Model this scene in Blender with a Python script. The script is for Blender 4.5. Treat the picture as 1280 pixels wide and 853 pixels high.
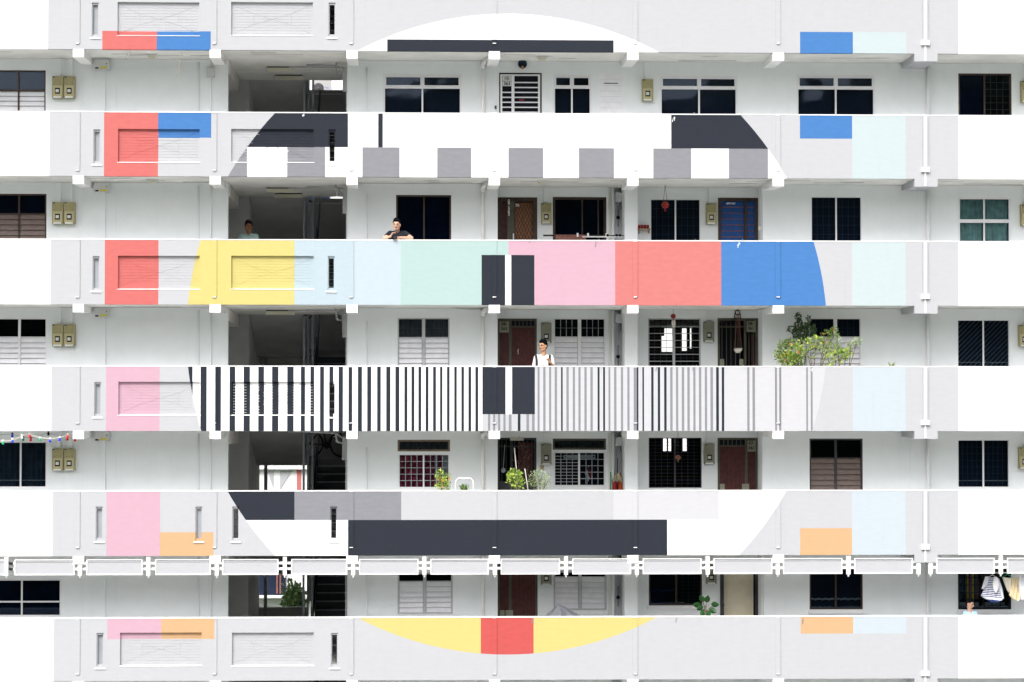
import bpy, bmesh, math, random
from mathutils import Vector, Matrix
from math import sin, cos, tan, radians, pi, sqrt
random.seed(7)
for o in list(bpy.data.objects): bpy.data.objects.remove(o)
sc = bpy.context.scene
C = sc.collection

# ------------------------------------------------------------------ camera
F = 3000.0; TH = radians(1.9); PH = radians(1.42); EYE = 20.3
XV, YV = 505.0, 538.0                 # where the facade's normal direction vanishes in the photo
XP = XV + F*tan(TH)/cos(PH); YP = YV - F*tan(PH)
cam = bpy.data.cameras.new('camera'); co = bpy.data.objects.new('camera', cam); C.objects.link(co)
co.location = (0, 0, EYE); co.rotation_euler = (pi/2+PH, 0, -TH)
cam.sensor_width = 36; cam.lens = F/1280*36
cam.shift_x = (640-XP)/1280; cam.shift_y = (YP-426.5)/1280
cam.clip_start = .5; cam.clip_end = 6000
sc.camera = co
FW = Vector((sin(TH)*cos(PH), cos(TH)*cos(PH), sin(PH)))
RT = Vector((cos(TH), -sin(TH), 0)); UP = RT.cross(FW)
def PT3(px, py, Y):
    d = FW + RT*((px-XP)/F) - UP*((py-YP)/F)
    k = Y/d.y
    return Vector((d.x*k, Y, EYE+d.z*k))
def UNP(x, z, Y=50.0):
    d = Vector((x, Y, z-EYE)); w = d.dot(FW)
    return XP+F*d.dot(RT)/w, YP-F*d.dot(UP)/w
def X(px, Y, py=418): return PT3(px, py, Y).x
def Z(py, Y, px=640): return PT3(px, py, Y).z

# ------------------------------------------------------------------ world, sun, exposure
SUN_EL, SUN_AZ = radians(49), radians(22)      # azimuth: to the left of straight behind the camera
w = bpy.data.worlds.new('World'); sc.world = w; w.use_nodes = True
nt = w.node_tree; nt.nodes.clear()
sky = nt.nodes.new('ShaderNodeTexSky'); sky.sky_type = 'NISHITA'; sky.sun_disc = False
sky.sun_elevation = SUN_EL; sky.sun_rotation = pi + SUN_AZ
sky.air_density = 1.0; sky.dust_density = 6.0; sky.ozone_density = 1.0
hs = nt.nodes.new('ShaderNodeHueSaturation'); hs.inputs['Saturation'].default_value = .34
bg = nt.nodes.new('ShaderNodeBackground'); bg.inputs['Strength'].default_value = .15
wo = nt.nodes.new('ShaderNodeOutputWorld')
nt.links.new(sky.outputs[0], hs.inputs['Color']); nt.links.new(hs.outputs[0], bg.inputs['Color']); nt.links.new(bg.outputs[0], wo.inputs[0])
sl = bpy.data.lights.new('sun', 'SUN'); sl.energy = 1.2; sl.angle = radians(30); sl.color = (1, .99, .97)
so = bpy.data.objects.new('sun', sl); C.objects.link(so)
sdir = Vector((-sin(SUN_AZ)*cos(SUN_EL), -cos(SUN_AZ)*cos(SUN_EL), sin(SUN_EL)))   # towards the sun
so.rotation_euler = sdir.to_track_quat('Z', 'Y').to_euler(); so.location = (-20, -20, 60)
sc.view_settings.view_transform = 'Standard'; sc.view_settings.look = 'None'
sc.view_settings.gamma = 1; sc.view_settings.use_curve_mapping = False
sc.view_settings.exposure = 0.74
sc.render.engine = 'CYCLES'
sc.cycles.max_bounces = 8; sc.cycles.diffuse_bounces = 5; sc.cycles.transparent_max_bounces = 12

# ------------------------------------------------------------------ materials
GAIN = 1.87
def lin(c):
    c /= 255.
    return c/12.92 if c <= .04045 else ((c+.055)/1.055)**2.4
def S(r, g, b, k=1.0): return (min(.9, lin(r)/GAIN*k), min(.9, lin(g)/GAIN*k), min(.9, lin(b)/GAIN*k*1.035))
MATS = {}
def mat(name, rgb, rough=.8, bump=.0, var=.0, scale=6, metal=0., streak=0., spec=.3, island=None, noise_y=1.0):
    m = bpy.data.materials.new(name); m.use_nodes = True
    n = m.node_tree.nodes; l = m.node_tree.links
    b = n['Principled BSDF']
    b.inputs['Base Color'].default_value = (*rgb, 1); b.inputs['Roughness'].default_value = rough
    b.inputs['Metallic'].default_value = metal; b.inputs['Specular IOR Level'].default_value = spec
    col = None
    geo = n.new('ShaderNodeNewGeometry')
    mp = n.new('ShaderNodeMapping'); mp.inputs['Scale'].default_value = (1, 1, noise_y)
    l.new(geo.outputs['Position'], mp.inputs['Vector'])
    if var or streak or island:
        if island:
            mx = n.new('ShaderNodeMix'); mx.data_type = 'RGBA'
            mx.inputs[6].default_value = (*rgb, 1); mx.inputs[7].default_value = (*island, 1)
            l.new(geo.outputs['Random Per Island'], mx.inputs[0]); col = mx.outputs[2]
        if var:
            nz = n.new('ShaderNodeTexNoise'); nz.inputs['Scale'].default_value = scale; nz.inputs['Detail'].default_value = 6
            l.new(mp.outputs[0], nz.inputs['Vector'])
            mr = n.new('ShaderNodeMapRange'); mr.inputs[1].default_value = .3; mr.inputs[2].default_value = .7
            mr.inputs[3].default_value = 1-var; mr.inputs[4].default_value = 1+var*.3
            l.new(nz.outputs[0], mr.inputs[0])
            mm = n.new('ShaderNodeMix'); mm.data_type = 'RGBA'; mm.blend_type = 'MULTIPLY'; mm.inputs[0].default_value = 1
            if col: l.new(col, mm.inputs[6])
            else: mm.inputs[6].default_value = (*rgb, 1)
            l.new(mr.outputs[0], mm.inputs[7]); col = mm.outputs[2]
        if streak:
            mp2 = n.new('ShaderNodeMapping'); mp2.inputs['Scale'].default_value = (9, 9, .8)
            l.new(geo.outputs['Position'], mp2.inputs['Vector'])
            nz = n.new('ShaderNodeTexNoise'); nz.inputs['Scale'].default_value = 1; nz.inputs['Detail'].default_value = 5
            l.new(mp2.outputs[0], nz.inputs['Vector'])
            mr = n.new('ShaderNodeMapRange'); mr.inputs[1].default_value = .55; mr.inputs[2].default_value = .8
            mr.inputs[3].default_value = 1; mr.inputs[4].default_value = 1-streak
            l.new(nz.outputs[0], mr.inputs[0])
            mm = n.new('ShaderNodeMix'); mm.data_type = 'RGBA'; mm.blend_type = 'MULTIPLY'; mm.inputs[0].default_value = 1
            if col: l.new(col, mm.inputs[6])
            else: mm.inputs[6].default_value = (*rgb, 1)
            l.new(mr.outputs[0], mm.inputs[7]); col = mm.outputs[2]
        l.new(col, b.inputs['Base Color'])
    if bump:
        nb = n.new('ShaderNodeTexNoise'); nb.inputs['Scale'].default_value = scale*5; nb.inputs['Detail'].default_value = 5
        l.new(mp.outputs[0], nb.inputs['Vector'])
        bp = n.new('ShaderNodeBump'); bp.inputs['Strength'].default_value = bump; bp.inputs['Distance'].default_value = .01
        l.new(nb.outputs[0], bp.inputs['Height']); l.new(bp.outputs[0], b.inputs['Normal'])
    MATS[name] = m
    return m
def M(n): return MATS[n]
P = dict(bump=.3, var=.03, scale=5, streak=.03, rough=.85, noise_y=3)
mat('white_paint', (.83, .83, .83), **P)
mat('offwhite_paint', S(244, 245, 247), **P)
mat('light_grey_paint', S(233, 235, 237), **P)
mat('warm_grey_paint', S(232, 234, 236), **P)
PD = dict(P); PD['var'] = .07; PD['streak'] = .04; PD['bump'] = .22
mat('mid_grey_paint', S(170, 172, 177), **PD)
mat('charcoal_paint', S(49, 55, 67), **PD)
mat('coral_paint', S(250, 150, 144), **PD)
mat('deep_coral_paint', S(250, 136, 130), **PD)
mat('red_paint', S(243, 108, 103), **PD)
mat('sky_tint_paint', S(233, 246, 252), **P)
mat('blue_paint', S(88, 153, 226), **PD)
mat('yellow_paint', S(255, 240, 150), **P)
mat('pale_blue_paint', S(222, 242, 249), **P)
mat('ice_paint', S(229, 246, 252), **P)
mat('mint_paint', S(212, 242, 235), **P)
mat('pale_mint_paint', S(232, 248, 248), **P)
mat('pink_paint', S(248, 203, 219), **P)
mat('orange_paint', S(254, 208, 156), **P)
PW = dict(bump=.3, var=.03, scale=3, streak=.025, rough=.85)
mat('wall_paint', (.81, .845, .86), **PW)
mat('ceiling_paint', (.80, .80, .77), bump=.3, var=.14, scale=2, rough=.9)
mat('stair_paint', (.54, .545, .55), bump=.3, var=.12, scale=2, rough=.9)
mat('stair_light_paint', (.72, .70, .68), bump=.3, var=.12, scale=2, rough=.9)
mat('paving', (.42, .41, .39), bump=.5, var=.15, scale=1, rough=.9)
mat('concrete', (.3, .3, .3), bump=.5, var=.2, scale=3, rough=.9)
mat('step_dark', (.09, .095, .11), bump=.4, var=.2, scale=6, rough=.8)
mat('nosing', (.36, .39, .44), rough=.6)
mat('white_metal', (.78, .78, .80), rough=.45, var=.05, scale=9)
mat('grey_metal', (.50, .51, .53), rough=.45, var=.08, scale=9)
mat('dark_metal', (.05, .05, .055), rough=.5, var=.1, scale=9)
mat('olive_metal', (.085, .08, .062), rough=.5, var=.2, scale=9)
mat('rust_metal', (.20, .15, .10), rough=.7, var=.35, scale=30)
mat('brown_wood', (.055, .035, .026), rough=.5, var=.3, scale=14)
mat('maroon_wood', (.085, .022, .02), rough=.45, var=.35, scale=14)
mat('carved_wood', (.26, .11, .05), rough=.45, var=.35, scale=20)
mat('cream_wood', (.80, .72, .56), rough=.5, var=.08, scale=7)
mat('blue_door', (.004, .075, .30), rough=.4, var=.3, scale=7)
mat('brown_louvre', (.19, .14, .125), rough=.5, var=.35, scale=9, noise_y=8)
mat('white_louvre', (.84, .84, .88), rough=.45, var=.08, scale=7)
mat('slot_grey', S(206, 211, 216), rough=.6, var=.1, scale=4)
mat('room_dark', (.008, .010, .018), rough=.9)  # near-black, the shade of unlit interiors is in the colour
mat('room_navy', (.010, .017, .042), rough=.9)  # dark blue look of unlit rooms held in the colour
mat('bar_blue', (.05, .07, .12), rough=.6)
mat('bar_grey', (.36, .38, .40), rough=.5)
mat('curtain_green', (.48, .70, .62), rough=.9, var=.3, scale=8)
mat('curtain_grey', (.22, .24, .24), rough=.9, var=.3, scale=8)
mat('curtain_blue', (.05, .08, .115), rough=.9, var=.4, scale=5)  # blue curtains, also the sheets that darken blue panes
mat('curtain_pink', (.62, .09, .16), rough=.9, var=.8, scale=11)
mat('curtain_white', (.62, .60, .56), rough=.9, var=.2, scale=8)
mat('condenser_case', (.40, .40, .40), rough=.5)
mat('meter_tan', (.34, .31, .16), rough=.5, var=.12, scale=18)
mat('meter_grey', (.25, .25, .19), rough=.5, var=.12, scale=18)
mat('meter_rim', (.46, .42, .24), rough=.5)
mat('black_plastic', (.006, .006, .008), rough=.5, spec=.15)
mat('white_plastic', (.80, .80, .80), rough=.4)
mat('grey_plastic', (.62, .63, .62), rough=.45)
mat('label_yellow', (.7, .62, .05), rough=.5)
mat('label_blue', (.1, .2, .55), rough=.5)
mat('red_plastic', (.30, .015, .015), rough=.4)
mat('green_plastic', (.02, .35, .14), rough=.4)
mat('orange_plastic', (.42, .06, .015), rough=.5)
mat('lamp_cover', (.62, .60, .48), rough=.4)
mat('fan_blue', (.006, .03, .055), rough=.4)
mat('brass', (.45, .22, .08), rough=.4)
mat('shelf_wood', (.38, .26, .16), rough=.6)
mat('bamboo', (.04, .035, .03), rough=.6)
mat('cloth_brown', (.24, .11, .09), rough=.9, var=.3, scale=20)
mat('tarp_grey', (.11, .12, .135), rough=.5, var=.2, scale=15)
mat('mop_beige', (.48, .42, .30), rough=.95, var=.3, scale=30)
mat('skin_light', (.60, .36, .26), rough=.55, var=.05, scale=20)
mat('skin_tan', (.50, .27, .16), rough=.55, var=.05, scale=20)
mat('skin_brown', (.28, .13, .07), rough=.55)
mat('lip', (.32, .11, .09), rough=.5)
mat('hair_black', (.004, .004, .005), rough=.8, bump=.5, scale=30, spec=.08)
mat('hair_dark', (.010, .008, .007), rough=.8, bump=.5, scale=30, spec=.08)
mat('eye_white', (.30, .28, .27), rough=.3)
mat('tee_black', (.012, .014, .022), rough=.9, var=.3, scale=10)
mat('tee_white', (.86, .86, .88), rough=.9, var=.04, scale=10)
mat('shirt_teal', (.42, .58, .56), rough=.9, var=.15, scale=10)
mat('shirt_blue', (.42, .62, .85), rough=.9, var=.1, scale=10)
mat('denim', (.05, .07, .12), rough=.9)
mat('strap_black', (.02, .02, .025), rough=.7)
mat('terracotta', (.35, .13, .07), rough=.8)
mat('bark', (.16, .13, .09), rough=.9, var=.3, scale=20)
mat('leaf_lime', (.08, .20, .02), rough=.5, island=(.56, .66, .14))
mat('leaf_green', (.06, .13, .025), rough=.5, island=(.28, .38, .10))
mat('leaf_mid', (.07, .15, .04), rough=.5, island=(.32, .42, .18))
mat('leaf_dark', (.02, .055, .018), rough=.5, island=(.07, .13, .045))
mat('leaf_pale', (.20, .30, .14), rough=.5, island=(.50, .58, .36))
mat('leaf_glossy', (.02, .09, .02), rough=.3, var=.2, scale=20)
mat('blossom', (.6, .14, .03), rough=.6, island=(.7, .4, .12))
mat('blouse_cloth', (.78, .79, .83), rough=.9)
mat('navy_cloth', (.03, .05, .16), rough=.9)
mat('beige_cloth', (.78, .66, .44), rough=.9, var=.12, scale=14)
mat('cream_cloth', (.80, .76, .66), rough=.9, var=.1, scale=14)
mat('asphalt', (.05, .05, .052), rough=.9, bump=.5, var=.2, scale=1)
mat('grass', (.06, .11, .03), rough=.95, bump=.6, var=.4, scale=.4)
mat('woodland', (.018, .032, .012), rough=.95, bump=.8, var=.5, scale=.2)
mat('far_wall', (.78, .78, .78), rough=.9, var=.03, scale=.5)
def glass(name, tint, rough=.03):
    m = bpy.data.materials.new(name); m.use_nodes = True; n = m.node_tree.nodes; l = m.node_tree.links; n.clear()
    t = n.new('ShaderNodeBsdfTransparent'); t.inputs[0].default_value = (*tint, 1)
    g = n.new('ShaderNodeBsdfGlossy'); g.inputs['Roughness'].default_value = rough; g.inputs[0].default_value = (.60, .72, .95, 1)
    f = n.new('ShaderNodeFresnel'); f.inputs[0].default_value = 1.42
    tc = n.new('ShaderNodeNewGeometry'); nz = n.new('ShaderNodeTexNoise'); nz.inputs['Scale'].default_value = .9
    bp = n.new('ShaderNodeBump'); bp.inputs['Strength'].default_value = .12; bp.inputs['Distance'].default_value = .05
    l.new(tc.outputs['Position'], nz.inputs['Vector']); l.new(nz.outputs[0], bp.inputs['Height']); l.new(bp.outputs[0], g.inputs['Normal'])
    mx = n.new('ShaderNodeMixShader'); o = n.new('ShaderNodeOutputMaterial')
    l.new(f.outputs[0], mx.inputs[0]); l.new(t.outputs[0], mx.inputs[1]); l.new(g.outputs[0], mx.inputs[2]); l.new(mx.outputs[0], o.inputs[0])
    MATS[name] = m
glass('clear_glass', (.75, .8, .82)); glass('blue_glass', (.35, .45, .6)); glass('frosted_glass', (.6, .62, .62), .25)

# ------------------------------------------------------------------ mesh helpers
class MB:
    def __init__(s): s.v = []; s.f = []; s.m = []; s.cur = 0; s.sm = []
    def face(s, pts, mi=None, smooth=False):
        b = len(s.v); s.v += [tuple(p) for p in pts]; s.f.append(list(range(b, b+len(pts)))); s.m.append(s.cur if mi is None else mi); s.sm.append(smooth)
    def box(s, x0, x1, y0, y1, z0, z1, mi=None):
        if x0 > x1: x0, x1 = x1, x0
        if y0 > y1: y0, y1 = y1, y0
        if z0 > z1: z0, z1 = z1, z0
        b = len(s.v)
        s.v += [(x0, y0, z0), (x1, y0, z0), (x1, y1, z0), (x0, y1, z0), (x0, y0, z1), (x1, y0, z1), (x1, y1, z1), (x0, y1, z1)]
        for q in ((0, 3, 2, 1), (4, 5, 6, 7), (0, 1, 5, 4), (1, 2, 6, 5), (2, 3, 7, 6), (3, 0, 4, 7)):
            s.f.append([b+i for i in q]); s.m.append(s.cur if mi is None else mi); s.sm.append(False)
        return s
    def hexa(s, p, mi=None):    # eight corners, order as in box
        b = len(s.v); s.v += [tuple(q) for q in p]
        for q in ((0, 3, 2, 1), (4, 5, 6, 7), (0, 1, 5, 4), (1, 2, 6, 5), (2, 3, 7, 6), (3, 0, 4, 7)):
            s.f.append([b+i for i in q]); s.m.append(s.cur if mi is None else mi); s.sm.append(False)
        return s
    def tube(s, pts, r, n=6, mi=None, caps=True):
        pts = [Vector(p) for p in pts]; rs = r if isinstance(r, (list, tuple)) else [r]*len(pts)
        b = len(s.v); a = None
        for i, p in enumerate(pts):
            t = (pts[min(i+1, len(pts)-1)]-pts[max(i-1, 0)])
            if t.length < 1e-9: t = Vector((0, 0, 1))
            t.normalize()
            if a is None:
                a = Vector((0, 1, 0)) if abs(t.y) < .9 else Vector((1, 0, 0))
            a = (a - t*a.dot(t)); a.normalize(); c = t.cross(a)
            for k in range(n):
                g = 2*pi*k/n; s.v.append(tuple(p+(a*cos(g)+c*sin(g))*rs[i]))
        for i in range(len(pts)-1):
            for k in range(n):
                s.f.append([b+i*n+k, b+i*n+(k+1) % n, b+(i+1)*n+(k+1) % n, b+(i+1)*n+k]); s.m.append(s.cur if mi is None else mi); s.sm.append(n > 5)
        if caps:
            s.f.append([b+k for k in range(n)][::-1]); s.m.append(s.cur if mi is None else mi); s.sm.append(False)
            e = b+(len(pts)-1)*n
            s.f.append([e+k for k in range(n)]); s.m.append(s.cur if mi is None else mi); s.sm.append(False)
        return s
    def lathe(s, c, prof, n=14, mi=None, axis='z'):
        b = len(s.v)
        for r, h in prof:
            for k in range(n):
                g = 2*pi*k/n
                if axis == 'z': s.v.append((c[0]+r*cos(g), c[1]+r*sin(g), c[2]+h))
                else: s.v.append((c[0]+r*cos(g), c[1]+h, c[2]+r*sin(g)))
        for i in range(len(prof)-1):
            for k in range(n):
                q = [b+i*n+k, b+i*n+(k+1) % n, b+(i+1)*n+(k+1) % n, b+(i+1)*n+k]
                s.f.append(q if axis == 'z' else q[::-1]); s.m.append(s.cur if mi is None else mi); s.sm.append(True)
        return s
    def ball(s, c, r, n=8, mi=None):
        if not isinstance(r, (tuple, list)): r = (r, r, r)
        b = len(s.v); R = max(4, n//2)
        for i in range(R+1):
            t = pi*i/R
            for k in range(n):
                g = 2*pi*k/n; s.v.append((c[0]+r[0]*sin(t)*cos(g), c[1]+r[1]*sin(t)*sin(g), c[2]+r[2]*cos(t)))
        for i in range(R):
            for k in range(n):
                s.f.append([b+i*n+k, b+(i+1)*n+k, b+(i+1)*n+(k+1) % n, b+i*n+(k+1) % n]); s.m.append(s.cur if mi is None else mi); s.sm.append(True)
        return s
    def mesh(s, name, mats, org=(0, 0, 0)):
        me = bpy.data.meshes.new(name); o = Vector(org)
        me.from_pydata([tuple(Vector(v)-o) for v in s.v], [], s.f)
        for m in (mats if isinstance(mats, (list, tuple)) else [mats]): me.materials.append(M(m))
        me.polygons.foreach_set('material_index', s.m); me.polygons.foreach_set('use_smooth', s.sm); me.update()
        return me
WORLD = {}
def base(o):
    return WORLD.get(o.name, Vector((0, 0, 0)))
def put(name, me, parent=None, at=None, label=None):
    """link mesh; its vertices are relative to the thing's base (or to `at`)"""
    o = bpy.data.objects.new(name, me); C.objects.link(o)
    tb = base(parent) if parent else Vector((0, 0, 0))
    a = Vector(at) if at is not None else tb
    o.location = a - tb if parent else a
    if parent: o.parent = parent
    WORLD[o.name] = a
    if label: o['label'] = label
    return o
def part(mb, name, mats, parent, label=None, at=None):
    a = Vector(at) if at is not None else base(parent)
    return put(name, mb.mesh(name, mats, a), parent, a, label)
def thing(name, label, cat, loc, group=None):
    o = bpy.data.objects.new(name, None); C.objects.link(o); o.location = loc; o.empty_display_size = .2
    WORLD[o.name] = Vector(loc); o['label'] = label; o['category'] = cat
    if group: o['group'] = group
    return o
def solo(mb, name, mats, label, cat, loc, group=None, kind=None):
    o = put(name, mb.mesh(name, mats, loc), None, loc)
    if cat: o['category'] = cat
    if label: o['label'] = label
    if group: o['group'] = group
    if kind: o['kind'] = kind
    return o
def copy_tree(o, loc, label=None, parent=None):
    c = o.copy(); C.objects.link(c)
    if parent: c.parent = parent
    else:
        c.location = loc; WORLD[c.name] = Vector(loc)
        if label: c['label'] = label
    for ch in [k for k in ALLKIDS(o)]: copy_tree(ch, None, None, c)
    return c
def ALLKIDS(o): return [k for k in C.objects if k.parent == o]

# relief wall: a slab in the XZ plane with recesses, ribs and openings
def relief(x0, x1, z0, z1, Y, T, regions=(), xc=(), zc=()):
    xs = {x0, x1}; zs = {z0, z1}
    for a, b, c, d, e in regions:
        for q in (a, b):
            if x0 < q < x1: xs.add(q)
        for q in (c, d):
            if z0 < q < z1: zs.add(q)
    for q in xc:
        if x0 < q < x1: xs.add(q)
    for q in zc:
        if z0 < q < z1: zs.add(q)
    xs = sorted(xs); zs = sorted(zs)
    def clean(v):
        r = [v[0]]
        for q in v[1:]:
            if q-r[-1] > 1e-4: r.append(q)
        return r
    xs = clean(xs); zs = clean(zs)
    nx, nz = len(xs)-1, len(zs)-1
    D = [[(0., T)]*nz for _ in range(nx)]
    for a, b, c, d, e in regions:
        for i in range(nx):
            mx = (xs[i]+xs[i+1])/2
            if not a < mx < b: continue
            for j in range(nz):
                mz = (zs[j]+zs[j+1])/2
                if c < mz < d: D[i][j] = None if e is None else (e, max(T, e+T) if e > .1 else T)
    mb = MB()
    def diff(A, B):
        if A is None: return []
        if B is None: return [A]
        out = []
        if A[0] < B[0]-1e-6: out.append((A[0], min(A[1], B[0])))
        if A[1] > B[1]+1e-6: out.append((max(A[0], B[1]), A[1]))
        return out
    for i in range(nx):
        for j in range(nz):
            d = D[i][j]
            if d is None: continue
            a, b, c, e = xs[i], xs[i+1], zs[j], zs[j+1]
            f, k = Y+d[0], Y+d[1]
            mb.face([(a, f, c), (b, f, c), (b, f, e), (a, f, e)])
            mb.face([(b, k, c), (a, k, c), (a, k, e), (b, k, e)])
            for (ii, jj, q) in ((i-1, j, 'l'), (i+1, j, 'r'), (i, j-1, 'b'), (i, j+1, 't')):
                nb = D[ii][jj] if 0 <= ii < nx and 0 <= jj < nz else None
                for (s, t) in diff(d, nb):
                    s += Y; t += Y
                    if q == 'l': mb.face([(a, s, c), (a, s, e), (a, t, e), (a, t, c)])
                    if q == 'r': mb.face([(b, s, c), (b, t, c), (b, t, e), (b, s, e)])
                    if q == 'b': mb.face([(a, s, c), (a, t, c), (b, t, c), (b, s, c)])
                    if q == 't': mb.face([(a, s, e), (b, s, e), (b, t, e), (a, t, e)])
    return mb

# ------------------------------------------------------------------ layout numbers (photo pixels of 1280 x 853)
YF, YW, YR = 50.0, 51.31, 51.95      # parapet face, corridor wall, recessed entrance wall
PTOP = {0: -17, 1: 141.5, 2: 300, 3: 457.5, 4: 613, 5: 771, 6: 929}
PBOT = {0: 64.5, 1: 222, 2: 381.5, 3: 539, 4: 694.5, 5: 850, 6: 1008}
zt = {k: Z(PTOP[k], YF) for k in PTOP}; zb = {k: Z(PBOT[k], YF) for k in PBOT}
SL = .15
XL, XR = -14.0, 19.0
ROWS = {1: 'above the chequered parapet', 2: 'above the rainbow parapet', 3: 'above the striped parapet',
        4: 'above the black bar parapet', 5: 'above the lowest parapet'}
def ceil(r): return zb[r-1]
def floor(r): return zb[r]+SL

# ------------------------------------------------------------------ ground, far setting
g = MB(); g.face([(-1500, -1500, 0), (1500, -1500, 0), (1500, 1500, 0), (-1500, 1500, 0)])
o = solo(g, 'ground', 'grass', None, None, (0, 0, 0), kind='structure')
g = MB(); g.box(-300, 300, 28, 35, -.2, .004)
o = solo(g, 'road', 'asphalt', None, None, (0, 31, 0), kind='structure')
g = MB(); g.box(-300, 300, 35, 36, -.2, .12); g.box(-300, 300, 27, 28, -.2, .12)
solo(g, 'kerb', 'concrete', None, None, (0, 35, 0), kind='structure')
g = MB(); g.box(-300, 300, -20, 27, -.2, .008); g.box(-300, 300, 36, 49.5, -.2, .008)
solo(g, 'pavement', 'paving', None, None, (0, 42, 0), kind='structure')
# unseen wooded ridge added behind the viewer, shaped to darken the window reflections
g = MB(); n = 80
pv = []
for i in range(n+1):
    x = -320+640*i/n; row = []
    for j in range(7):
        y = -70-j*14
        h = 52*sin(min(1, j/4)*pi/2) + (3.2*sin(x*.05)+2.2*sin(x*.13+1)+1.6*sin(x*.31+j)+random.uniform(-.6, .6))*(1 if j else 0)
        row.append((x, y, h if j else 0))
    pv.append(row)
for i in range(n):
    for j in range(6): g.face([pv[i][j], pv[i+1][j], pv[i+1][j+1], pv[i][j+1]], smooth=True)
solo(g, 'reflection_hill', 'woodland', None, None, (0, -70, 0), kind='structure')

# ------------------------------------------------------------------ the block
B = thing('apartment_block', 'white corridor apartment block with a huge circle mural painted across its parapets', 'apartment building', (0, YW, 0))
CX, CY, CR = 633.5, 418.0, 400.5
def inside(px, py): return (px-CX)**2+(py-CY)**2 < CR*CR
DARK3 = [(250.6, 258.3), (269, 276.2), (286.9, 294), (304.5, 312.4), (322.8, 330), (340, 348), (359, 367), (376, 381.2), (388, 392.7), (400, 405), (411.7, 416.6), (423.2, 428.7), (435.7, 440.3), (447.3, 452.5), (459, 464), (471.4, 476), (482.8, 488), (494.2, 499.2), (505.5, 509.3), (514.3, 518), (523, 526.6), (532, 535.6), (541.3, 545), (550, 553), (558.7, 562), (567.8, 571), (576.7, 580), (585.5, 589), (594.2, 597.8),
         (701.3, 703.4), (747, 749.5), (753.9, 756.3), (796, 798), (803, 805), (814, 817), (822.2, 825.2), (830.2, 833.3), (895.2, 898.6), (902.2, 905.3)]
GREY3 = [(671.9, 674.5), (679, 681.9), (686.3, 689), (693.3, 696.4), (708, 711), (716, 718.8), (723, 725.8), (730.5, 733.4), (738, 741), (760.6, 763), (767.6, 770.6), (776.1, 778.9), (784.2, 786.9), (792, 796), (837.7, 840.8), (845, 847.8), (852.2, 855.3), (859.2, 862.2), (866.6, 869.4), (873.6, 876.7), (881, 883.9), (888, 891.3), (934, 936.9), (940.6, 943.8), (968.8, 971.2), (973.8, 976.6), (1007.8, 1010), (1013.4, 1015.8)]
LOW3D = [(647.2, 650.6)]
LOW3G = [(610, 612.8), (616.3, 619), (622.5, 625.3), (629.2, 631.9), (636, 639.4), (658, 661.3), (665, 668.3)]
def inr(x, rs): return any(a <= x < b for a, b in rs)
W_, LG, WG, MG, CH, CO, BL, YE, PB_, IC, MI, PK, OR, OW, PM, DC, RD, SK = ('white_paint', 'light_grey_paint', 'warm_grey_paint', 'mid_grey_paint', 'charcoal_paint', 'coral_paint', 'blue_paint', 'yellow_paint', 'pale_blue_paint', 'ice_paint', 'mint_paint', 'pink_paint', 'orange_paint', 'offwhite_paint', 'pale_mint_paint', 'deep_coral_paint', 'red_paint', 'sky_tint_paint')
WL = {0: 60, 1: 61.5, 2: 63, 3: 64, 4: 65.5, 5: 67, 6: 68}
def paint(k, x, y):
    if x < WL.get(k, 64) or x > 1198: return W_
    ins = inside(x, y)
    if k == 0:
        if ins: return CH if 484 < x < 767 and y > 50 else W_
        if y > 38 and 128 < x < 196: return DC
        if y > 38 and 196 < x < 263.5: return BL
        if y > 41.5 and 1000 < x < 1066: return BL
        if y > 41.5 and 1066 < x < 1133: return PM
        return LG if x < 500 else WG
    if k == 1:
        if ins:
            if y < 185:
                if x < 435 or x > 839: return CH
                return CH if 472.7 < x < 478.5 else W_
            if x < 309: return MG
            return MG if inr(x, [(359, 406.5), (453, 499.5), (546.5, 589), (635.5, 679), (723.5, 767.5), (816.5, 864), (911, 960)]) else W_
        if 130 < x < 197.5: return DC
        if 197.5 < x < 264 and y < 172: return BL
        if 1000 < x < 1065 and y < 174: return BL
        if 1065.5 < x < 1132: return PM
        return LG if x < 500 else WG
    if k == 2:
        if y > 319:
            if 602 < x < 631.5 or 639 < x < 668: return CH
            if 631.5 <= x <= 639: return W_
        if ins:
            for lim, c in ((368, YE), (441, PB_), (501, IC), (635.5, MI), (769, PK), (901.5, CO), (2000, BL)):
                if x < lim: return c
        if 131 < x < 198: return DC
        if 1065 < x < 1132: return PM
        return LG if x < 500 else WG
    if k == 3:
        if ins:
            if x < 240.6: return CH
            if y < 518:
                if 603 < x < 632 or 640 < x < 668.6: return CH
            elif 603 < x < 669:
                return CH if inr(x, LOW3D) else MG if inr(x, LOW3G) else LG
            if inr(x, DARK3): return CH
            if inr(x, GREY3): return MG
            return W_ if x < 668 else OW
        if 132.5 < x < 199.5: return PK
        if 1066 < x < 1132: return SK
        return LG if x < 500 else WG
    if k == 4:
        if ins:
            if y < 650:
                for lim, c in ((368, CH), (501.5, MG), (634.5, LG), (767, WG), (899, OW), (2000, W_)):
                    if x < lim: return c
            return CH if 435 < x < 834 else W_
        if 133 < x < 200: return PK
        if 200 < x < 267 and y > 665: return OR
        if 1000 < x < 1065 and y > 661: return OR
        if 1065 < x < 1132: return SK
        return LG if x < 500 else WG
    if k == 5:
        if ins: return RD if 601 < x < 667 else YE
        if y < 798:
            if 134 < x < 201.5: return PK
            if 201.5 < x < 268: return OR
        if y < 793:
            if 1001 < x < 1066.5: return OR
            if 1066.5 < x < 1133: return SK
        return LG if x < 500 else WG
    return LG
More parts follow.
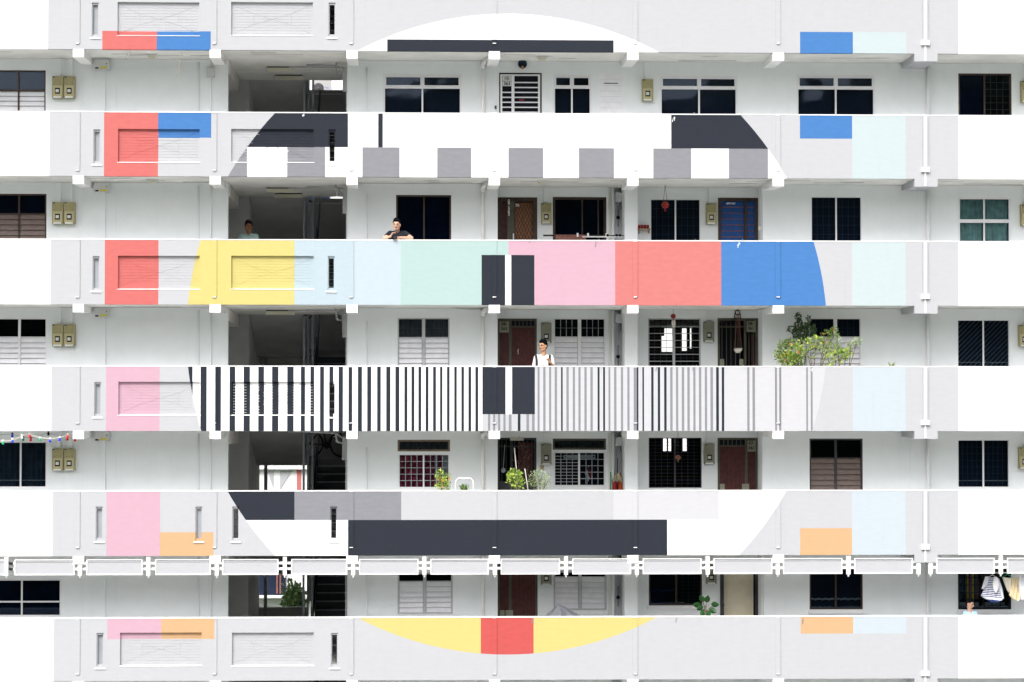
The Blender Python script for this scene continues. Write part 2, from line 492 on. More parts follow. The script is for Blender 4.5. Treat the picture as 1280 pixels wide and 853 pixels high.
XC = {0: [128, 196, 263.5, 484, 767, 1000, 1066, 1133], 1: [130, 197.5, 264, 309, 359, 406.5, 435, 453, 472.7, 478.5, 499.5, 546.5, 589, 635.5, 679, 723.5, 767.5, 816.5, 839, 864, 911, 960, 1000, 1065.2, 1132],
      2: [131, 198, 368, 441, 501, 602, 631.5, 635.5, 639, 668, 769, 901.5, 1065, 1132],
      3: [132.5, 199.5, 240.6, 603, 632, 640, 668.6, 1066, 1132]+[q for r in DARK3+GREY3+LOW3D+LOW3G for q in r],
      4: [133, 200, 267, 368, 501.5, 634.5, 767, 899, 435, 834, 1000, 1065, 1132], 5: [134, 201.5, 268, 601, 667, 1001, 1066.5, 1133]}
ZC = {0: [38, 41.5, 50], 1: [172, 174, 185], 2: [319], 3: [518], 4: [650, 661, 665], 5: [793, 798]}
RIBS = [-80, 97, 268, 439, 618, 794, 972.5, 1335]
PANELS = {0: [(147, 249), (289, 391)], 1: [(147.5, 249.5), (289, 392)], 2: [(147.5, 249.5), (289, 392)], 3: [(148, 250), (289.5, 392.5)], 4: [], 5: [(150, 252), (290, 392)]}
SLOTS = {0: [119, 415], 1: [121, 415], 2: [120, 414], 3: [122, 415], 4: [124, 248.5, 294.5, 417], 5: [125, 418]}
PALL = [W_, LG, WG, MG, CH, CO, BL, YE, PB_, IC, MI, PK, OR, OW, PM, DC, RD, SK]
def parapet(k):
    y0, y1 = PTOP[k], PBOT[k]; ym = (y0+y1)/2
    fx = lambda p: X(p, YF, ym)
    fz = lambda p, q=300: Z(p, YF, q)
    top, bot = zt[k], zb[k]
    reg = []; panels = []; slots = []
    for rx in RIBS:
        reg.append((fx(rx-3), fx(rx+3), fz(y0+71, rx), top+1, -.018))
    reg.append((fx(1153), fx(1160), fz(y0+74, 1156), top+1, -.03))
    for a, b in PANELS.get(k, []):
        r = (fx(a), fx(b), fz(y0+61.5, (a+b)/2), fz(y0+20, (a+b)/2)); panels.append(r); reg.append((*r, .055))
    for s in SLOTS.get(k, []):
        reg.append((fx(s-4.2), fx(s+4.4), fz(y0+62.5, s), fz(y0+20.5, s), .03))
        reg.append((fx(s-3), fx(s+3.2), fz(y0+60, s), fz(y0+23, s), None)); slots.append(s)
    xc = [fx(q) for q in XC.get(k, [])+[WL.get(k, 64), 1198]]; zc = [fz(q, 640) for q in ZC.get(k, [])]
    mb = relief(XL, XR, bot, top-.022, YF, .12, reg, xc, zc)
    me = mb.mesh('parapet', PALL, base(B))
    bm = bmesh.new(); bm.from_mesh(me)
    off = base(B)
    # cut along the circle
    if k <= 5:
        pts = []
        for sg in (-1, 1):
            a0 = [q for q in (y0, y1)]
            seg = []
            N = 14 if k in (0, 5) else 7
            if k in (0, 5):
                ys_edge = y1 if k == 0 else y0
                half = sqrt(CR**2-(ys_edge-CY)**2)
                for i in range(N+1):
                    x = half*(1-i/N)
                    seg.append((CX+sg*x, CY+(-1 if k == 0 else 1)*sqrt(CR**2-x*x)))
            else:
                for i in range(N+1):
                    y = y0-1+(y1-y0+2)*i/N; seg.append((CX+sg*sqrt(CR**2-(y-CY)**2), y))
            for (ax, ay), (bx, by) in zip(seg, seg[1:]):
                A = PT3(ax, ay, YF)-off; Q = PT3(bx, by, YF)-off
                d = Q-A; nrm = Vector((d.z, 0, -d.x)).normalized()
                lo, hi = min(A.x, Q.x)-.02, max(A.x, Q.x)+.02; zlo, zhi = min(A.z, Q.z)-.02, max(A.z, Q.z)+.02
                fs = [f for f in bm.faces if min(v.co.x for v in f.verts) < hi and max(v.co.x for v in f.verts) > lo and min(v.co.z for v in f.verts) < zhi and max(v.co.z for v in f.verts) > zlo]
                if not fs: continue
                geom = list({e for f in fs for e in f.edges})+list({v for f in fs for v in f.verts})+fs
                bmesh.ops.bisect_plane(bm, geom=geom, dist=1e-5, plane_co=A, plane_no=nrm)
    for f in bm.faces:
        c = f.calc_center_median()+off
        if c.y > YF+.1: f.material_index = 0 if abs(f.normal.y) > .5 else PALL.index(paint(k, *UNP(c.x, c.z)))
        else: f.material_index = PALL.index(paint(k, *UNP(c.x, c.z)))
    bm.to_mesh(me); bm.free()
    par = put('parapet', me, B)
    cap = MB(); cap.box(XL, XR, YF-.006, YF+.14, top-.022, top)
    for rx in RIBS: cap.box(fx(rx-2.5), fx(rx+2.5), YF-.026, YF-.006, top-.03, top+.004)
    part(cap, 'coping', W_, par)
    # infill of the recessed panels: a fine slatted sheet with thin glazing-style bars
    for (a, b, c, d) in panels:
        lay = MB(); cxm, czm = (a+b)/2, (c+d)/2; w2, h2 = (b-a)/2-.05, (d-c)/2-.05
        def seg(p, q, r_):
            for e in range(12):
                u, v = e/12, (e+1)/12; A = [p[0]+(q[0]-p[0])*u, p[1]+(q[1]-p[1])*u]; Q = [p[0]+(q[0]-p[0])*v, p[1]+(q[1]-p[1])*v]
                mi = PALL.index(paint(k, *UNP((A[0]+Q[0])/2, (A[1]+Q[1])/2)))
                lay.tube([(A[0], YF+.0535, A[1]), (Q[0], YF+.0535, Q[1])], r_, 4, mi, caps=False)
        for (p, q) in (((-1, 1), (-.5, .4)), ((1, 1), (.5, .4)), ((-1, -1), (-.5, -.4)), ((1, -1), (.5, -.4)), ((-.5, .4), (.5, .4)), ((-.5, -.4), (.5, -.4)), ((-.5, .4), (-.5, -.4)), ((.5, .4), (.5, -.4)), ((-.5, .4), (.5, -.4)), ((.5, .4), (-.5, -.4))):
            seg((cxm+p[0]*w2, czm+p[1]*h2), (cxm+q[0]*w2, czm+q[1]*h2), .0035)
        nl = 11
        for i in range(nl):
            z = c+.05+(d-c-.1)*i/(nl-1); seg((a+.03, z), (b-.03, z), .0028)
        part(lay, 'relief_lines', PALL, par)
        sill = MB(); sill.hexa([(a-.02, YF-.008, c-.012), (b+.02, YF-.008, c-.012), (b+.02, YF+.05, c-.003), (a-.02, YF+.05, c-.003), (a-.02, YF-.008, c-.002), (b+.02, YF-.008, c-.002), (b+.02, YF+.05, c+.009), (a-.02, YF+.05, c+.009)])
        part(sill, 'sill', W_, par)
    for s in slots:
        a, b = fx(s-5), fx(s+5); z0 = fz(y0+64, s); m = (a+b)/2
        sl_ = MB(); sl_.hexa([(a-.03, YF-.02, z0-.03), (b+.03, YF-.02, z0-.03), (b-.03, YF+.1, z0+.03), (a+.03, YF+.1, z0+.03), (a-.03, YF-.02, z0-.012), (b+.03, YF-.02, z0-.012), (b-.03, YF+.1, z0+.06), (a+.03, YF+.1, z0+.06)])
        part(sl_, 'sill', W_, par)
        if s < 260:
            br = MB(); br.box(fx(s-3), fx(s+3.2), YF+.085, YF+.1, fz(y0+60, s), fz(y0+23, s)); part(br, 'slot_shade_sheet', 'slot_grey', par)  # grey sheet coloured like the shaded wall behind the slot
        if s > 260:
            br = MB()
            for i in range(4):
                z = fz(y0+23+9*(i+.5), s); br.box(fx(s-3), fx(s+3.2), YF+.07, YF+.078, z-.004, z+.004)
            part(br, 'slot_bars', 'dark_metal', par)
    # spouts at the foot of each rib, and the exposed pipe joint
    for rx in RIBS:
        sp = MB(); sp.box(fx(rx-2.2), fx(rx+2.2), YF-.028, YF-.001, fz(y0+72, rx), fz(y0+71, rx)); part(sp, 'rain_spout', W_, par)
    sp = MB()
    sp.box(fx(1151), fx(1161.5), YF-.05, YF-.001, fz(y0+74, 1156), fz(y0+68, 1156))
    sp.box(fx(1155.2), fx(1157.8), YF-.042, YF-.0302, fz(y0+69, 1156), top)
    sp.box(fx(1155.4), fx(1157.4), YF-.014, YF-.001, bot-.15, fz(y0+74, 1156))
    part(sp, 'rain_pipe', W_, par)
    return par
for k in range(0, 7): parapet(k)
# plain continuation of the block above and below the picture
H = 2.62
for i in range(1, 5):
    z0 = zb[6]-H*i
    if z0 < 2.6: break
    m = MB(); m.box(XL, XR, YF, YF+.12, z0, z0+1.33); part(m, 'parapet', LG, B)
    m = MB(); m.box(XL, XR, YF, 61.5, z0, z0+SL-.002) if i else None; m.box(XL, XR, YW, YW+.15, z0+SL, z0+H-.002); part(m, 'lower_storey', 'wall_paint', B)
m = MB(); m.box(XL, XR, YW-.6, 61.5, 0, zb[6]-H*3-.003); part(m, 'ground_storey', 'wall_paint', B)
zr = zt[0]+1.28
m = MB(); m.box(XL, XR, YF-.3, 61.7, zr, zr+.3); part(m, 'roof_slab', 'concrete', B)

# slabs (with the stairwell left open)
SX0, SX1 = X(311, 54.3), X(434, YW)+.02
for k in range(0, 7):
    m = MB(); z0 = zb[k]
    m.box(XL, XR, YF+.12, 54.3, z0+.002, z0+SL); m.box(XL, SX0, 54.3, 61.5, z0+.002, z0+SL); m.box(SX1, XR, 54.3, 61.5, z0+.002, z0+SL)
    sb = part(m, 'floor_slab', 'ceiling_paint', B)
    m = MB(); m.box(XL, XR, YF+.0, YF+.12, z0-.0, z0+.002)
    # a fine drip groove and long hairline joints under the slab
    m2 = MB()
    for _ in range(26):
        x = random.uniform(XL, XR-1.5); y = random.uniform(YF+.25, YW-.15); l = random.uniform(.3, 1.3)
        m2.box(x, x+l, y, y+.012, z0-.003, z0+.002)
    part(m2, 'ceiling_crack', 'concrete', sb)['kind'] = 'stuff'
# cantilever beams
BEAMS = [(-87, -73), (91, 105), (262, 276), (433, 447), (611, 625), (784, 798), (966, 980), (1143, 1172), (1328, 1342)]
for r in range(1, 7):
    for a, b in BEAMS:
        py = PBOT[r-1]
        x0, x1 = X(a, YF, py), X(b, YF, py); zc = ceil(r); h = .165
        m = MB(); m.hexa([(x0, YF-.004, zc-h), (x1, YF-.004, zc-h), (x1, YW, zc-h+.045), (x0, YW, zc-h+.045), (x0, YF-.004, zc+.002), (x1, YF-.004, zc+.002), (x1, YW, zc+.002), (x0, YW, zc+.002)])
        if b-a > 20:
            for v in range(len(m.v)): pass
        bo = part(m, 'beam', W_ if b-a < 20 else WG, B)

# ------------------------------------------------------------------ corridor walls with openings
def opening(r, a, b, y0, y1, Y):
    ym, xm = (y0+y1)/2, (a+b)/2
    return (X(a, Y, ym), X(b, Y, ym), Z(y1, Y, xm), Z(y0, Y, xm))
WIN = []   # filled below: (row, x0, x1, ytop, ybot, spec)
def W(r, a, b, y0, y1, **k): WIN.append((r, a, b, y0, y1, k))
BR, WM, GM, DM = 'brown_wood', 'white_metal', 'grey_metal', 'dark_metal'
# spec: fr frame material, fw frame width px, mul mullion xs, tr transom ys, cells rows of 'g' glass / 'l' louvre / 'b' glass+bars ...
W(1, -12, 57, 88, 146, fr='brown_wood', fw=1.6, mul=[23], tr=[113], rows=['glass', 'louvre'], lm='white_louvre', label='louvred window with grey blades and brown frame')
W(1, 479, 577, 93, 146, fr=WM, fw=2.2, mul=[528], tr=[109.5], tw=2.6, rows=['vent', 'glass'])
W(1, 692, 739, 94, 146, fr=WM, fw=1.8, mul=[715], tr=[109.5], tw=2.6, rows=['vent', 'glass'])
W(1, 825, 922, 95, 147, fr=WM, fw=2.2, mul=[874], tr=[110.5], tw=2.6, rows=['vent', 'glass'])
W(1, 996, 1094, 94, 147, fr=WM, fw=2.2, mul=[1045], tr=[110.5], tw=2.6, rows=['vent', 'glass'])
W(1, 1198, 1264.5, 92, 147, fr=BR, fw=2.2, mul=[1231], rows=[['blue', 'grid_brown']], label='brown sliding window with a blue pane beside a grille')
W(2, -10, 58, 242.5, 303, fr='brown_wood', fw=2, mul=[23.5], tr=[267], tw=1, mw=2.2, rows=['blue', 'louvre'], lm='brown_louvre')
W(2, 495, 564, 244, 304, fr=BR, fw=2.2, mul=[530], rows=['bluegrid'])
W(2, 691, 758, 246.5, 304, fr=BR, fw=3.2, mul=[728, 748], mw=1.6, rows=['bluegrid'])
W(2, 813, 875.5, 249, 304, fr=WM, fw=1, mul=[844.5], mw=1.8, rows=['darkgrid'])
W(2, 1014, 1077, 246, 305, fr=WM, fw=1, mul=[1045.5], mw=1.8, rows=['darkgrid'])
W(2, 1198, 1263.5, 247, 304, fr=WM, fw=2.2, mul=[1230.5], tr=[276.5], tw=4.5, mw=2, rows=['green', 'green'])
W(3, -12, 58, 398, 462, fr=WM, fw=1.2, mul=[24], tr=[421.5], tw=1, mw=3, rows=['glass', 'louvre'], lm='white_louvre')
W(3, 497, 562, 397.5, 462, fr=GM, fw=1.6, mul=[529.5], tr=[422], tw=1, mw=4, rows=['greycurtain', 'louvre'], lm='white_louvre')
W(3, 692, 757, 397.5, 462, fr=WM, fw=1.8, mul=[724.5], tr=[421.5], tw=1, mw=4.4, rows=['greygrid', 'louvre'], lm='white_louvre')
W(3, 810, 876, 398, 462, fr=GM, fw=1.6, mul=[842.5], mw=3.2, rows=['through'], label='dark barred window open to daylight at the far side')
W(3, 1012, 1076, 398, 462, fr=WM, fw=1, mul=[1044.5], tr=[421.5], tw=1, mw=4.4, rows=['darkgrid', 'louvre'], lm='white_louvre')
W(3, 1197, 1262, 400, 461, fr=WM, fw=1, mul=[1229.5], mw=1.8, rows=['diag'])
W(4, -12, 58.5, 552, 610, fr=WM, fw=1.6, mul=[25.5], mw=2, rows=['bluecurtain'])
W(4, 497, 562.5, 550, 564.5, fr='rust_metal', fw=2.4, mul=[], rows=['vent_grey'])
W(4, 498, 562, 567.5, 610.5, fr=WM, fw=1.6, mul=[529.5], mw=2, rows=['pink'])
W(4, 691, 757.5, 548.5, 562.5, fr='olive_metal', fw=2.6, mul=[], rows=['vent_grey'])
W(4, 692, 757, 564.5, 608.5, fr=WM, fw=2, mul=[724], mw=2.4, rows=['shopgrid'])
W(4, 811, 877, 547.5, 610, fr='dark_metal', fw=1, mul=[844], mw=2.2, rows=['through'])
W(4, 1012, 1078.5, 548.5, 616, fr='dark_metal', fw=2, mul=[1045], tr=[572.5], tw=.8, mw=3, rows=['glass', 'louvre'], lm='brown_louvre')
W(4, 1197, 1262, 549.5, 610, fr=WM, fw=1.4, mul=[1229.5], mw=2, rows=['navygrid'])
W(5, -20, 76.5, 724, 771, fr=WM, fw=2, mul=[27], tr=[752.5], tw=2, mw=2, rows=['blue', 'blue'])
W(5, 497, 566, 716, 768, fr=GM, fw=2, mul=[531], tr=[727], tw=1, mw=4, rows=['glass', 'louvre'], lm='white_louvre', sill=1)
W(5, 692, 758.5, 714, 763, fr=GM, fw=2, mul=[725], tr=[721.5], tw=1, mw=4, rows=['glass', 'louvre'], lm='white_louvre', sill=1)
W(5, 811, 877.5, 712, 757, fr=BR, fw=2, mul=[845.5], mw=2.5, rows=[['blue', 'grid_brown']], sill=1)
W(5, 1012, 1078.5, 711, 762, fr=BR, fw=2, mul=[1045], mw=2, rows=['navyplain'], sill=1)
W(5, 1197.5, 1264, 711, 762, fr='black_plastic', fw=2.4, mul=[1230], mw=2, rows=['plaid'], sill=1)
DOORS = [(1, 624, 677, 91.5, 'whitegate'), (2, 622, 671.5, 247, 'lattice'), (2, 897.5, 948, 247.5, 'blue'),
         (3, 622, 671, 398.5, 'maroon'), (3, 897, 947.5, 398, 'opengate'), (4, 622, 670.5, 547.5, 'darkgate'), (4, 897, 947, 547.5, 'maroon_r'),
         (5, 622, 672, 700, 'maroon5'), (5, 900, 949, 700, 'cream')]
def wallY(r, x):
    if r >= 2 and (622 <= x <= 781 or 797 <= x <= 953): return YR
    return YW
for r in range(0, 8):
    if r in (0, 7):
        z1 = zr if r == 0 else zb[6]; z0 = zb[0]+SL if r == 0 else zb[6]-H+SL
        m = MB(); m.box(XL, X(285, YW), YW, YW+.15, z0, z1); m.box(X(434, YW), XR, YW, YW+.15, z0, z1); part(m, 'wall', 'wall_paint', B); continue
    z0, z1 = floor(r), ceil(r)+.002
    if r == 6: z0, z1 = floor(6), ceil(6)+.002
    ym = PBOT[r-1]+60; reg = []
    fx = lambda p, Y=YW: X(p, Y, ym)
    if r >= 2:
        reg.append((fx(622), fx(781), z0-1, z1+1, YR-YW)); reg.append((fx(797), fx(953), z0-1, z1+1, YR-YW))
        reg.append((fx(768.5), fx(781), z0-1, z1+1, YR-YW+.25))
    for gx in (104, 247, 462, 597, 966, 1125, 1138, 1197, 1265):
        reg.append((fx(gx-.4), fx(gx+.4), z0, z1+1, .008))
    reg.append((fx(145), fx(243), z0, Z(PBOT[r-1]+15+(5 if r == 1 else 0), YW, 190), .014))
    reg.append((fx(285), fx(434), z0-1, z1+1, None))
    for (rr, a, b, y0, y1, k) in WIN:
        if rr == r: reg.append((*opening(r, a, b, y0, y1, wallY(r, (a+b)/2)), None))
    for (rr, a, b, y0, t) in DOORS:
        if rr == r:
            Yd = wallY(r, a+5); xa, xb, _, zz = opening(r, a, b, y0, y0+40, Yd); reg.append((xa, xb, z0-1, zz, None))
    mb = relief(XL, XR, z0, z1-.004, YW, .15, reg)
    wl = part(mb, 'wall', 'wall_paint', B)
    if r >= 2:
        for (a_, b_) in ((fx(781)+.001, fx(797)-.001), (fx(953)+.001, fx(953)+.12), (fx(622)-.12, fx(622)-.001)):
            m = MB(); m.box(a_, b_, YW+.151, YR+.45, z0, z1-.005); part(m, 'return_wall', 'wall_paint', wl)
    # room shells behind: backing, partitions, rear wall coloured near-black for unlit rooms
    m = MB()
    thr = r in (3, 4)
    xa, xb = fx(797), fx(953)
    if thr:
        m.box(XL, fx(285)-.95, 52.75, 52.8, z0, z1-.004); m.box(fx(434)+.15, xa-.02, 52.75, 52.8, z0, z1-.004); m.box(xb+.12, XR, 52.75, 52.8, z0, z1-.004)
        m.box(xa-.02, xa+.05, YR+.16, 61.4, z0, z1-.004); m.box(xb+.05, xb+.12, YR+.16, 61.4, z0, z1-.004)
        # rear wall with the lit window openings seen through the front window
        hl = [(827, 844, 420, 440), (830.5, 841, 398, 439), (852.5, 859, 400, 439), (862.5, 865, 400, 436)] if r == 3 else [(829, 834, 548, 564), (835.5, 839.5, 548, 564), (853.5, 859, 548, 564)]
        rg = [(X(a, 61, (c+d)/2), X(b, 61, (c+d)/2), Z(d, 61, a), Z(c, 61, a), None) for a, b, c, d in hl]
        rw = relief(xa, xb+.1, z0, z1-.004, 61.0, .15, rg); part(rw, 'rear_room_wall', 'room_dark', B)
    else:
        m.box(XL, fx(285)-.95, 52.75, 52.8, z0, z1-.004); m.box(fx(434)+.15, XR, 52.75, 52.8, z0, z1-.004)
    part(m, 'dark_room_shell', 'room_dark', B)

# ------------------------------------------------------------------ windows
SLAT = {}
def louvre_blade(parent, x0, x1, z, hgt, Y, mt):
    key = (round(x1-x0, 2), round(hgt, 2), mt)
    at = Vector(((x0+x1)/2, Y, z))
    if key not in SLAT:
        m = MB(); w2 = (x1-x0)/2; t = .006
        m.hexa([(-w2, -.022, -hgt/2), (w2, -.022, -hgt/2), (w2, -.022+t, -hgt/2), (-w2, -.022+t, -hgt/2), (-w2, .012, hgt/2), (w2, .012, hgt/2), (w2, .012+t, hgt/2), (-w2, .012+t, hgt/2)])
        SLAT[key] = m.mesh('louvre_blade', mt)
    return put('louvre_blade', SLAT[key], parent, at)
def curtain(parent, x0, x1, z0, z1, Y, mt, folds=9, amp=.02, name='curtain'):
    m = MB(); n = folds*6; pr = []
    ph = random.random()*6
    for i in range(n+1):
        u = i/n; pr.append((x0+(x1-x0)*u, Y+amp*sin(u*folds*2*pi+ph+.8*sin(u*7))))
    for (a, b) in zip(pr, pr[1:]): m.face([(a[0], a[1], z0), (b[0], b[1], z0), (b[0], b[1], z1), (a[0], a[1], z1)], smooth=True)
    return part(m, name, mt, parent)
def grid(parent, x0, x1, z0, z1, Y, nx, nz, mt, t=.007):
    m = MB()
    for i in range(1, nx):
        x = x0+(x1-x0)*i/nx; m.box(x-t/2, x+t/2, Y, Y+t, z0, z1)
    for j in range(1, nz):
        z = z0+(z1-z0)*j/nz; m.box(x0, x1, Y+t, Y+2*t, z-t/2, z+t/2)
    return part(m, 'grille', mt, parent)
PX = 1/58.5
for (r, a, b, y0, y1, k) in WIN:
    Y = wallY(r, (a+b)/2); x0, x1, z0, z1 = opening(r, a, b, y0, y1, Y); ym = (y0+y1)/2; xm = (a+b)/2
    fw = k.get('fw', 2)*PX; mw = k.get('mw', 2)*PX; tw = k.get('tw', 2)*PX
    f = MB(); ya, yb = Y+.015, Y+.075
    f.box(x0, x1, ya, yb, z1-fw, z1); f.box(x0, x1, ya, yb, z0, z0+fw); f.box(x0, x0+fw, ya, yb, z0+fw, z1-fw); f.box(x1-fw, x1, ya, yb, z0+fw, z1-fw)
    mx = [X(q, Y, ym) for q in k.get('mul', [])]; tz = [Z(q, Y, xm) for q in k.get('tr', [])]
    for q in mx: f.box(q-mw/2, q+mw/2, ya+.004, yb-.003, z0+fw, z1-fw)
    ex = [x0+fw]+[v for q in mx for v in (q-mw/2, q+mw/2)]+[x1-fw]
    for q in tz:
        for i in range(0, len(ex), 2): f.box(ex[i], ex[i+1], ya+.002, yb-.002, q-tw/2, q+tw/2)
    ez = [z1-fw]+[v for q in tz for v in (q+tw/2, q-tw/2)]+[z0+fw]
    wo_ = part(f, 'window', k['fr'], B, k.get('label'))
    if k.get('sill'):
        m = MB(); m.box(x0-.03, x1+.03, Y-.06, Y+.02, z0-.085, z0-.004); part(m, 'window_sill', 'white_metal', wo_)
    for j in range(len(ez)//2):
        zt_, zb_ = ez[2*j], ez[2*j+1]
        row = k['rows'][j]
        for i in range(len(ex)//2):
            xa, xb = ex[2*i], ex[2*i+1]; typ = row[i % len(row)] if isinstance(row, list) else row
            gm = 'clear_glass'; yg = Y+.045
            m = MB()
            if typ == 'vent':
                s = .025
                m.box(xa+.002, xb-.002, ya-.008, yb-.01, zt_-s, zt_-.002); m.box(xa+.002, xb-.002, ya-.008, yb-.01, zb_+.002, zb_+s)
                m.box(xa+.002, xa+s, ya-.008, yb-.01, zb_+s, zt_-s); m.box(xb-s, xb-.002, ya-.008, yb-.01, zb_+s, zt_-s)
                part(m, 'sash', 'white_metal', wo_); m = MB()
            if typ == 'louvre':
                nb = max(4, int(round((zt_-zb_)/.115))); h = (zt_-zb_)/nb
                for q in range(nb): louvre_blade(wo_, xa+.004, xb-.004, zb_+h*(q+.5), h*.96, Y+.05, k['lm'])
                m.box(xa, xb, Y+.11, Y+.13, zb_, zt_); part(m, 'blade_gap_shade', 'room_dark' if k['lm'] == 'brown_louvre' else 'dark_metal', wo_)  # dark sheet, shade between the blades is put into its colour
                continue
            if typ in ('blue', 'bluegrid'): gm = 'blue_glass'
            if typ in ('greycurtain', 'vent_grey'): gm = 'frosted_glass'
            if typ != 'through':
                m.box(xa, xb, yg, yg+.006, zb_, zt_); part(m, 'pane', gm, wo_)
            bk = MB()  # dark sheets behind panes, coloured to stand in for unlit rooms
            if typ in ('glass', 'vent') and r == 1:
                bk.box(xa-.004, xb+.004, Y+.18, Y+.185, zb_-.01, zt_+.01); part(bk, 'room_shade_sheet', 'room_navy', wo_); bk = MB()
            if typ in ('blue', 'bluegrid', 'darkgrid', 'navygrid', 'diag', 'navyplain'):
                bk.box(xa-.004, xb+.004, Y+.16, Y+.165, zb_-.01, zt_+.01); part(bk, 'room_shade_sheet', 'curtain_blue' if typ in ('blue', 'bluegrid') else 'room_navy', wo_)
            w_, h_ = xb-xa, zt_-zb_
            if typ == 'bluegrid': grid(wo_, xa, xb, zb_, zt_, Y+.1, 5, 6, 'bar_blue', .006)
            if typ == 'darkgrid': grid(wo_, xa, xb, zb_, zt_, Y+.09, 4 if h_ > .6 else 4, 5 if h_ > .6 else 2, 'bar_blue', .007)
            if typ == 'navygrid':
                grid(wo_, xa, xb, zb_, zt_, Y+.09, 5, 7, 'bar_blue', .007)
                m = MB(); m.tube([(xa, Y+.12, zb_+.13), (xb, Y+.12, zb_+.13)], .014, 6); part(m, 'curtain_rail', 'bar_grey', wo_)
            if typ == 'navyplain':
                m = MB(); m.tube([(xa+(xb-xa)*t/10, Y+.12, zb_+.18+.01*sin(t*2.2)) for t in range(11)], .022, 6); part(m, 'window_lace', 'bar_grey', wo_)
            if typ == 'grid_brown': grid(wo_, xa, xb, zb_, zt_, Y+.08, 4, 6 if r == 1 else 9, 'rust_metal' if r == 1 else 'bar_blue', .009 if r == 1 else .005)
            if typ == 'blue' and r == 5 and a > 700:
                m = MB(); m.tube([(xa+(xb-xa)*t/10, Y+.12, zb_+.28+.012*sin(t*2.2)) for t in range(11)], .024, 6); part(m, 'window_lace', 'bar_grey', wo_)
            if typ == 'green': curtain(wo_, xa, xb, zb_, zt_, Y+.12, 'curtain_green', 5)
            if typ == 'greycurtain': curtain(wo_, xa, xb, zb_, zt_, Y+.14, 'curtain_grey', 6); grid(wo_, xa, xb, zb_, zt_, Y+.09, 5, 2, 'bar_grey', .006)
            if typ == 'vent_grey': curtain(wo_, xa, xb, zb_, zt_, Y+.16, 'curtain_grey', 12, .01); grid(wo_, xa, xb, zb_, zt_, Y+.09, 9, 2, 'bar_blue', .006)
            if typ == 'greygrid': grid(wo_, xa, xb, zb_, zt_, Y+.035, 4, 2, 'bar_grey', .012)
            if typ == 'bluecurtain':
                curtain(wo_, xa, xb, zb_, zt_, Y+.17, 'curtain_blue', 5, .03); grid(wo_, xa, xb, zb_, zt_, Y+.1, 5, 7, 'bar_blue', .008)
                m = MB(); m.tube([(xa, Y+.12, zb_+.13), (xb, Y+.12, zb_+.13)], .014, 6); part(m, 'curtain_rail', 'bar_grey', wo_)
            if typ == 'pink':
                curtain(wo_, xa, xb-(.1 if i else 0), zb_, zt_, Y+.15, 'curtain_pink', 6, .02)
                if i: curtain(wo_, xb-.11, xb, zb_+.2, zt_, Y+.13, 'curtain_white', 2, .008); curtain(wo_, xa+.22, xa+.29, zb_+.15, zt_, Y+.12, 'curtain_white', 1, .008)
                grid(wo_, xa, xb, zb_, zt_, Y+.02, 4, 5, 'bar_grey', .013)
            if typ == 'shopgrid':
                grid(wo_, xa, xb, zb_, zt_, Y+.02, 4, 5 if i else 10, 'bar_grey', .012)
                bk = MB(); bk.box(xa, xb, Y+.4, Y+.41, zb_, zt_); part(bk, 'room_shade_sheet', 'room_navy', wo_)  # navy sheet painted as the dark room behind the bars
            if typ == 'diag':
                m = MB(); s = .105
                for q in range(-12, 16):
                    xs0 = xa+q*s; pts = []
                    t0 = max(0, (xa-xs0)/1.0); t1 = min(h_, (xb-xs0))
                    if t1 > t0: m.tube([(xs0+t0, Y+.08, zb_+t0), (xs0+t1, Y+.08, zb_+t1)], .005, 4)
                part(m, 'grille', 'bar_grey', wo_)
                m = MB(); m.tube([(xa, Y+.12, zb_+.12), (xb, Y+.12, zb_+.12)], .012, 6); part(m, 'curtain_rail', 'bar_grey', wo_)
            if typ == 'through':
                m = MB(); nb = 7 if r == 3 else 7
                for q in range(1, nb):
                    z = zb_+h_*q/nb; m.box(xa, xb, Y+.03, Y+.042, z-(.009 if r == 3 else .003), z+(.009 if r == 3 else .003))
                part(m, 'window_bars', 'bar_grey' if r == 3 else 'bar_blue', wo_)
                grid(wo_, xa, xb, zb_, zt_, Y+.1, 4, 14, 'dark_metal', .008)
            if typ == 'plaid':
                cc = [('curtain_blue', 0, .12), ('label_yellow', .16, .22), ('curtain_pink', .24, .28), ('label_yellow', .29, .34), ('cloth_brown', .36, .44), ('maroon_wood', .46, .5)] if i == 0 else []
                for mt, u, v in cc: curtain(wo_, xa+u, min(xb, xa+v), zb_+.17, zt_, Y+.14, mt, 2, .004)
                grid(wo_, xa, xb, zb_, zt_, Y+.09, 3, 5, 'black_plastic', .013)
                m = MB(); m.box(xa+.03, xb-.05, Y+.2, Y+.25, zb_+.03, zb_+.1); part(m, 'window_box', 'bar_grey', wo_)

# ------------------------------------------------------------------ text
def text(parent, s, x, y, z, size, mt, name='lettering', align='CENTER', spacing=1.0):
    cu = bpy.data.curves.new('t', 'FONT'); cu.body = s; cu.size = size; cu.extrude = .001; cu.align_x = align; cu.align_y = 'CENTER'; cu.space_line = spacing; cu.offset = .002; cu.resolution_u = 3
    t = bpy.data.objects.new('t', cu); C.objects.link(t)
    me = bpy.data.meshes.new_from_object(t.evaluated_get(bpy.context.evaluated_depsgraph_get()))
    bpy.data.objects.remove(t)
    me.transform(Matrix.Rotation(pi/2, 4, 'X')); me.materials.clear(); me.materials.append(M(mt))
    return put(name, me, parent, (x, y, z))
